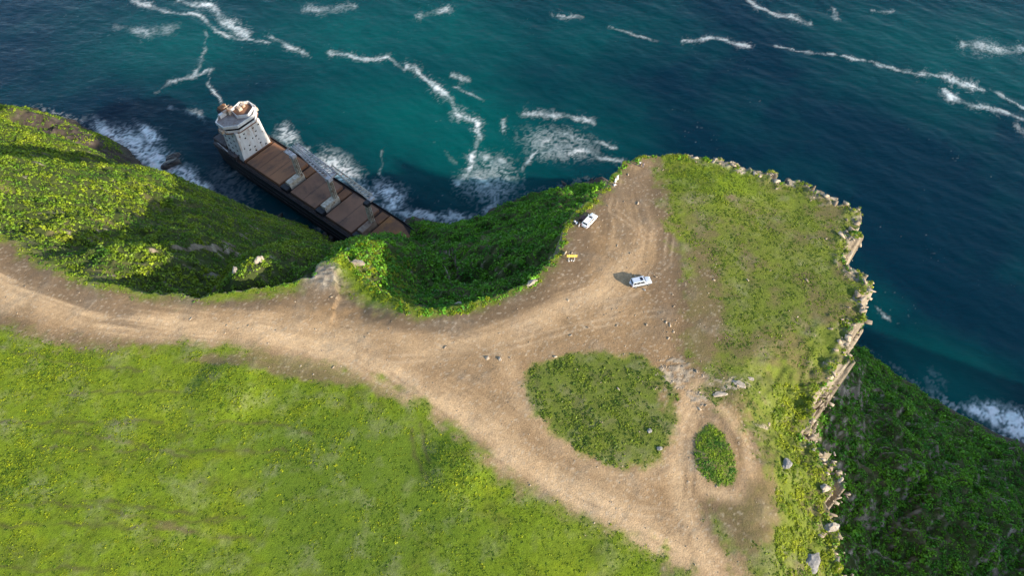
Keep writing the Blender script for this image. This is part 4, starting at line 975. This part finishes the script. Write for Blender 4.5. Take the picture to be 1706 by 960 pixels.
M['lamp'] = plain('headlamp_glass', (0.6, 0.62, 0.62), .12); M['tail'] = plain('red_lens', (0.35, 0.02, 0.015), .2); M['plate'] = plain('plate', (0.6, 0.55, 0.3), .5)
M['carwhite'] = plain('white_car_paint', (0.80, 0.80, 0.79), .25, 0, .5); M['carsilver'] = plain('silver_car_paint', (0.60, 0.65, 0.72), .28, .35, .5)
def on_ground(px, py, dz=0.0):
    z_ = 0.0
    for _ in range(4):
        x_, y_ = unproject(px, py, z_); z_ = float(height_at(x_, y_))
    return (x_, y_, z_ + dz)
def ang(p, q):
    a, b_ = on_ground(*p), on_ground(*q); return math.atan2(b_[1] - a[1], b_[0] - a[0])
make_car('parked_car', 'white estate car with dark sunroof, nose toward the sea at the cliff edge', on_ground(982, 370, -.02), ang((970, 383), (993, 358)), M['carwhite'], 4.75, 1.88, 1.62, 1.15, .98, .32, .35, False, (.12, .62), True)
make_car('parked_car', 'silver off-road car with spare wheel on its back, alone in the clearing', on_ground(1067, 473, -.02), ang((1051, 477), (1084, 470)), M['carsilver'], 4.75, 1.9, 1.88, 1.25, 1.10, .42, .12, True, (.22, .85), False)

# ------------------------------------------------------------------ yellow notice board
def wood(name, c): return noise_mat(name, c, tuple(v * .75 for v in c), 3.0, .8, stretch=(.3, 1, 1))
g0 = on_ground(947.5, 434.5); g1 = on_ground(957, 433.8)
sg_ang = math.atan2(g1[1] - g0[1], g1[0] - g0[0]) - .10
sign = empty('notice_board', g0, sg_ang); tag(sign, 'blank yellow notice board on two pale posts near the cliff edge', 'sign')
sp_w = math.hypot(g1[0] - g0[0], g1[1] - g0[1])
MB().box(-.55, sp_w + .52, -.06, -.02, 1.35, 2.15).build('board', noise_mat('yellow_board', (0.72, 0.52, 0.11), (0.66, 0.47, 0.10), 2, .5), sign, .008)
for xx in (0, sp_w): MB().box(xx - .05, xx + .05, -.015, .075, -.3, 2.3).build('post', plain('pale_post', (.62, .6, .55), .6), sign, .01)
for xx, yy, s_ in ((0.02, -.15, .2), (.62, .05, .2), (sp_w - .25, -.12, .16)):
    m = MB(); m.prism([(xx + s_ * math.cos(a), yy + s_ * math.sin(a)) for a in np.arange(0, 6.28, 1.047)], -.05, .24, .7); m.build('footing', plain('concrete', (.55, .54, .52), .9), sign, .02)
mk = on_ground(941, 423); mk_o = empty('marker_slab', mk, 1.0); tag(mk_o, 'small leaning cream slab left of the yellow notice board', 'slab')
MB().box(-.55, .55, -.14, .14, -.1, .62, .05, .03).build('slab', noise_mat('cream_slab', (.55, .45, .32), (.45, .36, .25), 3), mk_o, .03); mk_o.rotation_euler = (0.25, 0, 0.95)
# dark rubbish heap at the foot of the board
def rocky(name, loc, rx, ry, rz, mat, label, cat, seed, group=None, sub=3, rough=.28):
    bm = bmesh.new(); bmesh.ops.create_icosphere(bm, subdivisions=sub, radius=1)
    g = random.Random(seed); pl = [(Vector((g.gauss(0, 1), g.gauss(0, 1), g.gauss(0, .8))).normalized(), g.uniform(.55, .85)) for _ in range(9)]
    from mathutils import noise as mn
    for v in bm.verts:
        d = v.co.normalized(); r_ = 1.0
        for n_, h_ in pl:
            q = d.dot(n_)
            if q > 0: r_ = min(r_, h_ / q)
        r_ *= 1 + rough * mn.noise(d * 2.1 + Vector((seed * 3.1, 0, 0)))
        v.co = Vector((d.x * rx, d.y * ry, d.z * rz)) * r_
    me = bpy.data.meshes.new(name); bm.to_mesh(me); bm.free()
    o = link(name, me, mat); o.location = loc; o.rotation_euler.z = g.random() * 6.28
    return tag(o, label, cat, group)
M['rockpale'] = noise_mat('pale_limestone', (.36, .31, .25), (.25, .205, .155), 1.2, .92, c3=(.45, .40, .33), s3=.9, bump=.6)
M['rockdark'] = noise_mat('wet_dark_rock', (.022, .021, .022), (.05, .045, .042), .6, .5, bump=.6)
M['rockgrey'] = noise_mat('grey_rock', (.24, .23, .22), (.16, .15, .14), 1.0, .9, c3=(.33, .31, .29), s3=.8, bump=.6)
def sea_pt(px, py, dz=0): return (*unproject(px, py, SEA), SEA + dz)
# ------------------------------------------------------------------ rocks that stand on their own
rocky('sea_rock', sea_pt(286, 274, .2), 5.2, 3.4, 2.6, M['rockdark'], 'dark wet rock standing in the white surf, the larger of a pair', 'rock', 3)
rocky('sea_rock', sea_pt(290, 263, .2), 4.0, 2.6, 2.2, M['rockdark'], 'smaller dark wet rock on the seaward side of the larger surf rock', 'rock', 4)
rocky('shore_rock', sea_pt(346, 324, .4), 4.0, 2.4, 2.0, M['rockdark'], 'dark rock at the waterline where the left hillside meets the foam', 'rock', 5)
rocky('boulder', on_ground(951, 357, .1), 1.3, .8, .8, M['rockgrey'], 'grey boulder at the cliff edge behind the white car', 'rock', 6)
rocky('boulder', on_ground(581, 413, .2), 1.5, .7, .7, M['rockpale'], 'pale flat boulder on the tip of the outcrop above the ship', 'rock', 7)
rocky('boulder', on_ground(596, 441, .2), 1.9, .8, .7, M['rockpale'], 'long pale boulder among succulents in the middle of the outcrop', 'rock', 8)
rocky('boulder', on_ground(886, 472, .2), 1.4, .8, .7, M['rockpale'], 'pale rock on the rim between the bay scrub and the dirt', 'rock', 9)
rocky('boulder', on_ground(762, 502, .3), 1.6, 1.0, .9, M['rockpale'], 'pale rock on the rim at the foot of the bay', 'rock', 10)
rocky('boulder', on_ground(1390, 794, .1), 2.2, 1.3, 1.2, M['rockpale'], 'large pale rock jutting from the right-hand cliff edge', 'rock', 11)
rocky('boulder', on_ground(1374, 815, .1), 1.4, .9, .8, M['rockpale'], 'pale rock just inland of the jutting cliff-edge rock', 'rock', 12)
rocky('boulder', on_ground(1384, 880, .1), 1.2, 1.6, .9, M['rockpale'], 'pale rock on the right-hand cliff edge near the bottom corner', 'rock', 13)
rocky('boulder', on_ground(1350, 940, .0), 2.6, 1.8, .8, M['rockgrey'], 'broad grey outcrop low on the right-hand shelf', 'rock', 14)
rocky('boulder', on_ground(1310, 775, .2), 1.6, 1.0, .8, M['rockgrey'], 'grey rock among bright succulents on the right-hand shelf', 'rock', 15)
rocky('boulder', on_ground(1200, 658, 0), 1.7, .7, .35, M['rockpale'], 'flat pale slab on the stony ledge above the round shrub patch', 'rock', 16)
rocky('boulder', on_ground(1232, 640, 0), 1.6, .7, .35, M['rockpale'], 'flat pale slab at the right end of the stony ledge', 'rock', 17)
rocky('boulder', on_ground(1250, 632, 0), .9, .5, .3, M['rockpale'], 'small pale slab beyond the right end of the stony ledge', 'rock', 18)
rocky('boulder', on_ground(833, 599, .05), .55, .45, .4, M['rockpale'], 'lone pale stone in the middle of the wide dirt junction', 'rock', 19)
rocky('boulder', on_ground(1082, 718, .1), .6, .5, .4, M['rockgrey'], 'grey stone in the turf near the right end of the triangular island', 'rock', 20)
rocky('boulder', on_ground(1098, 748, .1), .6, .5, .4, M['rockgrey'], 'grey stone at the lower right corner of the triangular island', 'rock', 21)
rocky('boulder', on_ground(1074, 483, .03), .35, .3, .28, M['rockgrey'], 'dark-shadowed stone beside the silver car', 'rock', 22)
rocky('boulder', on_ground(432, 436, .2), 1.7, 1.1, 1.1, M['rockpale'], 'pale pointed rock on the small crag of the left rim', 'rock', 23)
rocky('boulder', on_ground(392, 452, .3), 1.2, .8, .8, M['rockpale'], 'pale rock at the left foot of the small crag', 'rock', 24)

# ------------------------------------------------------------------ people
SKIN = plain('skin', (0.30, 0.17, 0.11), .6); HAIR = plain('dark_hair', (0.012, 0.01, 0.009), .7)
def skin_mesh(name, verts, edges, radii, mat, parent, root=0, sub=1):
    me = bpy.data.meshes.new(name); me.from_pydata([tuple(v) for v in verts], edges, [])
    o = bpy.data.objects.new(name, me); C.collection.objects.link(o)
    sk = o.modifiers.new('skin', 'SKIN'); sk.use_smooth_shade = True
    ss_ = o.modifiers.new('sub', 'SUBSURF'); ss_.levels = sub; ss_.render_levels = sub
    ly = me.skin_vertices[0].data if me.skin_vertices else None
    for i, r_ in enumerate(radii):
        ly[i].radius = (r_, r_) if not isinstance(r_, tuple) else r_
        ly[i].use_root = (i == root)
    dg = bpy.context.evaluated_depsgraph_get()
    m2 = bpy.data.meshes.new_from_object(o.evaluated_get(dg)); m2.name = name
    bpy.data.objects.remove(o); bpy.data.meshes.remove(me)
    m2.materials.clear(); o2 = link(name, m2, mat, parent)
    return o2
def person(loc, rz, label, pose, top, bottom, robe=False, group=None, s=1.0, lean=0.0, hairmat=None):
    """local -y is the way the person faces"""
    t = empty('person', loc, rz); t.scale = (s, s, s); tag(t, label, 'person', group)
    if pose == 'sit':
        pel, hipz = (0, .05, .14), .14
        J = dict(pel=(0, .05, .14), sp=(0, .04, .33), ch=(0, .0, .52), nk=(0, -.02, .67), hd=(0, -.05, .80), ht=(0, -.05, .89),
                 ls=(-.18, 0, .60), le=(-.25, -.14, .40), lw=(-.17, -.32, .36), rs=(.18, 0, .60), re=(.25, -.14, .40), rw=(.17, -.32, .36),
                 lh=(-.1, 0, .13), lk=(-.16, -.36, .42), la=(-.13, -.62, .07), lt=(-.14, -.80, .04), rh=(.1, 0, .13), rk=(.16, -.40, .36), ra=(.13, -.66, .07), rt=(.14, -.84, .04))
    else:
        k = 0.06 if pose == 'stand' else 0.16
        J = dict(pel=(0, 0, .95), sp=(0, .01, 1.14), ch=(0, 0, 1.34), nk=(0, .0, 1.49), hd=(0, -.02, 1.61), ht=(0, -.01, 1.70),
                 ls=(-.19, 0, 1.42), le=(-.25, .03, 1.13), lw=(-.23, -.08, .89), rs=(.19, 0, 1.42), re=(.25, .03, 1.13), rw=(.23, -.08, .89),
                 lh=(-.1, 0, .92), lk=(-.11, -.03 - k, .50), la=(-.11, .02 - k, .08), lt=(-.13, -.17 - k, .03), rh=(.1, 0, .92), rk=(.11, -.02 + k * .5, .50), ra=(.11, .05 + k, .08), rt=(.13, -.13 + k, .03))
        if pose == 'point': J.update(re=(.30, -.20, 1.30), rw=(.26, -.44, 1.36))
        if pose == 'phone': J.update(le=(-.24, -.12, 1.17), lw=(-.10, -.30, 1.30), re=(.24, -.12, 1.17), rw=(.10, -.30, 1.30))
    if lean:
        for kx in ('sp', 'ch', 'nk', 'hd', 'ht', 'ls', 'le', 'lw', 'rs', 're', 'rw'):
            x_, y_, z_ = J[kx]; J[kx] = (x_, y_ - lean * (z_ - .95), z_)
    names = list(J); vs = [Vector(J[n]) for n in names]; ix = {n: i for i, n in enumerate(names)}
    E = [('pel', 'sp'), ('sp', 'ch'), ('ch', 'nk'), ('nk', 'hd'), ('hd', 'ht'), ('ch', 'ls'), ('ls', 'le'), ('le', 'lw'), ('ch', 'rs'), ('rs', 're'), ('re', 'rw'), ('pel', 'lh'), ('lh', 'lk'), ('lk', 'la'), ('la', 'lt'), ('pel', 'rh'), ('rh', 'rk'), ('rk', 'ra'), ('ra', 'rt')]
    E = [(ix[a], ix[b_]) for a, b_ in E]
    rad = dict(pel=(.15, .11), sp=(.135, .10), ch=(.15, .11), nk=.055, hd=(.088, .10), ht=(.07, .08), ls=.06, le=.045, lw=.03, rs=.06, re=.045, rw=.03, lh=.085, lk=.06, la=.042, lt=.035, rh=.085, rk=.06, ra=.042, rt=.035)
    rads = [rad[n] for n in names]
    for sd in 'lr':                                            # palm, thumb and four unequal fingers, slightly curled
        w = Vector(J[sd + 'w']); e = Vector(J[sd + 'e']); d = (w - e).normalized(); sx = Vector((1 if sd == 'l' else -1, 0, 0)); fw = Vector((0, -1, 0))
        side = d.cross(sx).normalized(); pi = len(vs); vs.append(w + d * .06); rads.append((.035, .02)); E.append((ix[sd + 'w'], pi))
        for q, (off, ln) in enumerate(((-.03, .075), (-.01, .09), (.01, .085), (.03, .065))):
            a_ = len(vs); vs.append(w + d * .095 + side * off); rads.append(.010); E.append((pi, a_))
            vs.append(w + d * (.095 + ln * .6) + side * off + sx * ln * .2); rads.append(.009); E.append((a_, a_ + 1))
            vs.append(w + d * (.095 + ln * .8) + side * off + sx * ln * .5); rads.append(.008); E.append((a_ + 1, a_ + 2))
        a_ = len(vs); vs.append(w + d * .05 + side * .05 + sx * .01); rads.append(.012); E.append((pi, a_)); vs.append(w + d * .085 + side * .06 + sx * .025); rads.append(.010); E.append((a_, a_ + 1))
    hi = ix['hd']; nz = len(vs); vs.append(Vector(J['hd']) + Vector((0, -.105, -.005))); rads.append(.018); E.append((hi, nz))
    skin_mesh('body', vs, E, rads, SKIN, t)
    h = Vector(J['hd'])
    for sg in (-1, 1):
        m = MB(); m.tube(h + Vector((sg * .035, -.092, .02)), h + Vector((sg * .035, -.100, .02)), .012, .008, 8); m.build('eye', HAIR, t)
        m = MB(); m.tube(h + Vector((sg * .088, .01, -.03)), h + Vector((sg * .095, .012, .03)), .016, .014, 6); m.build('ear', SKIN, t)
    m = MB(); m.tube(h + Vector((-.026, -.094, -.045)), h + Vector((.026, -.094, -.045)), .007, .007, 6); m.build('mouth', plain('lips', (.22, .08, .06), .6), t)
    bm = bmesh.new(); bmesh.ops.create_uvsphere(bm, u_segments=14, v_segments=8, radius=1)
    for v in bm.verts:
        v.co = Vector((v.co.x * .105, v.co.y * .118 + .015, max(v.co.z, -.55 if v.co.y > 0 else .12) * .115 + .045)) + h
    me = bpy.data.meshes.new('hair'); bm.to_mesh(me); bm.free(); link('hair', me, hairmat or HAIR, t)
    def sub(names_, edges_, r_, nm, mat):
        vv = [Vector(J[n]) if isinstance(n, str) else Vector(n) for n in names_]
        return skin_mesh(nm, vv, edges_, r_, mat, t)
    def md(a, b_, f): return tuple(Vector(J[a]).lerp(Vector(J[b_]), f))
    sub(['pel', 'sp', 'ch', md('ch', 'nk', .75), 'ls', 'le', md('le', 'lw', .6), 'rs', 're', md('re', 'rw', .6)], [(0, 1), (1, 2), (2, 3), (2, 4), (4, 5), (5, 6), (2, 7), (7, 8), (8, 9)],
        [(.175, .135), (.16, .125), (.175, .135), .075, .082, .066, .055, .082, .066, .055], 'shirt', top)
    if robe:
        n = 18; rg = []
        px_, py_, pz_ = J['pel']
        for z_, a_, b_ in ((.06, .30, .27), (.35, .265, .23), (.65, .23, .19), (.98, .20, .16), (1.22, .185, .15)):
            rg.append([(a_ * math.cos(2 * math.pi * i / n) * (1 + .05 * math.sin(5 * 2 * math.pi * i / n)), b_ * math.sin(2 * math.pi * i / n), z_) for i in range(n)])
        MB().loft(rg).build('robe', top, t, 0, True)
    else:
        sub(['pel', 'lh', 'lk', md('lk', 'la', .9), 'rh', 'rk', md('rk', 'ra', .9)], [(0, 1), (1, 2), (2, 3), (0, 4), (4, 5), (5, 6)], [(.165, .125), .108, .08, .066, .108, .08, .066], 'trousers', bottom)
    return t
cw = plain('white_cotton', (.78, .78, .80), .85); cb = plain('black_cloth', (.012, .012, .016), .85); cdk = plain('navy_cloth', (.02, .025, .05), .85); cp = plain('faded_pink_cloth', (.45, .32, .29), .85); cpale = plain('pale_cloth', (.55, .55, .58), .85); cg = plain('grey_cloth', (.2, .19, .2), .85)
PG = 'visitors standing by the cliff edge'
person(on_ground(957.2, 374.5), 2.6, 'person in white shirt and navy trousers between the boulder and the white car', 'stand', cw, cdk, group=PG)
person(on_ground(966, 367.5), 1.4, 'person in black sitting on the ground in the shade of the white car', 'sit', cb, cb, group=PG, s=1.1)
person(on_ground(964.5, 378.0), -2.4, 'person in black top and pale trousers by the rear of the white car', 'stand', cb, cpale, group=PG)
person(on_ground(1028.2, 299.2), 0.7, 'person in long white robe nearer the tip of the headland', 'stand', cw, cw, True, group=PG)
person(on_ground(1025.0, 303.5), 1.2, 'person in long white robe standing lower down the rim, beside the other robe', 'stand', cw, cw, True, group=PG, s=.97)
person(on_ground(1023.0, 309.5), 2.0, 'person in white sitting on the rim below the two white robes', 'sit', cw, cpale, group=PG)
person(on_ground(1065.6, 277.0), 2.9, 'person in white shirt and dark trousers looking out at the headland tip', 'phone', cw, cdk, group=PG)
person(on_ground(1070.8, 279.0), 2.4, 'person in faded pink top at the headland tip, right of the white shirt', 'stand', cp, cg, group=PG)
rug = MB(); rug.box(-1.0, 1.0, -.75, .75, 0.0, .03)
rg_o = rug.build('picnic_rug', noise_mat('brown_rug', (.15, .075, .065), (.10, .05, .05), 6, .95), None, .01); rg_o.location = on_ground(972, 364.5, .05); rg_o.rotation_euler.z = .85
tag(rg_o, 'reddish brown rug spread on the ground in the shade of the white car', 'rug')
cbx = empty('cool_box', on_ground(960.5, 372.6), .5); tag(cbx, 'small pale cool box on the ground between the people by the white car', 'cool box')
MB().box(-.3, .3, -.2, .2, 0, .32, .02, .02).build('tub', plain('blue_tub', (.25, .32, .42), .5), cbx, .03); MB().box(-.31, .31, -.21, .21, .32, .4, .02, .02).build('lid', plain('white_lid', (.7, .7, .7), .5), cbx, .03)
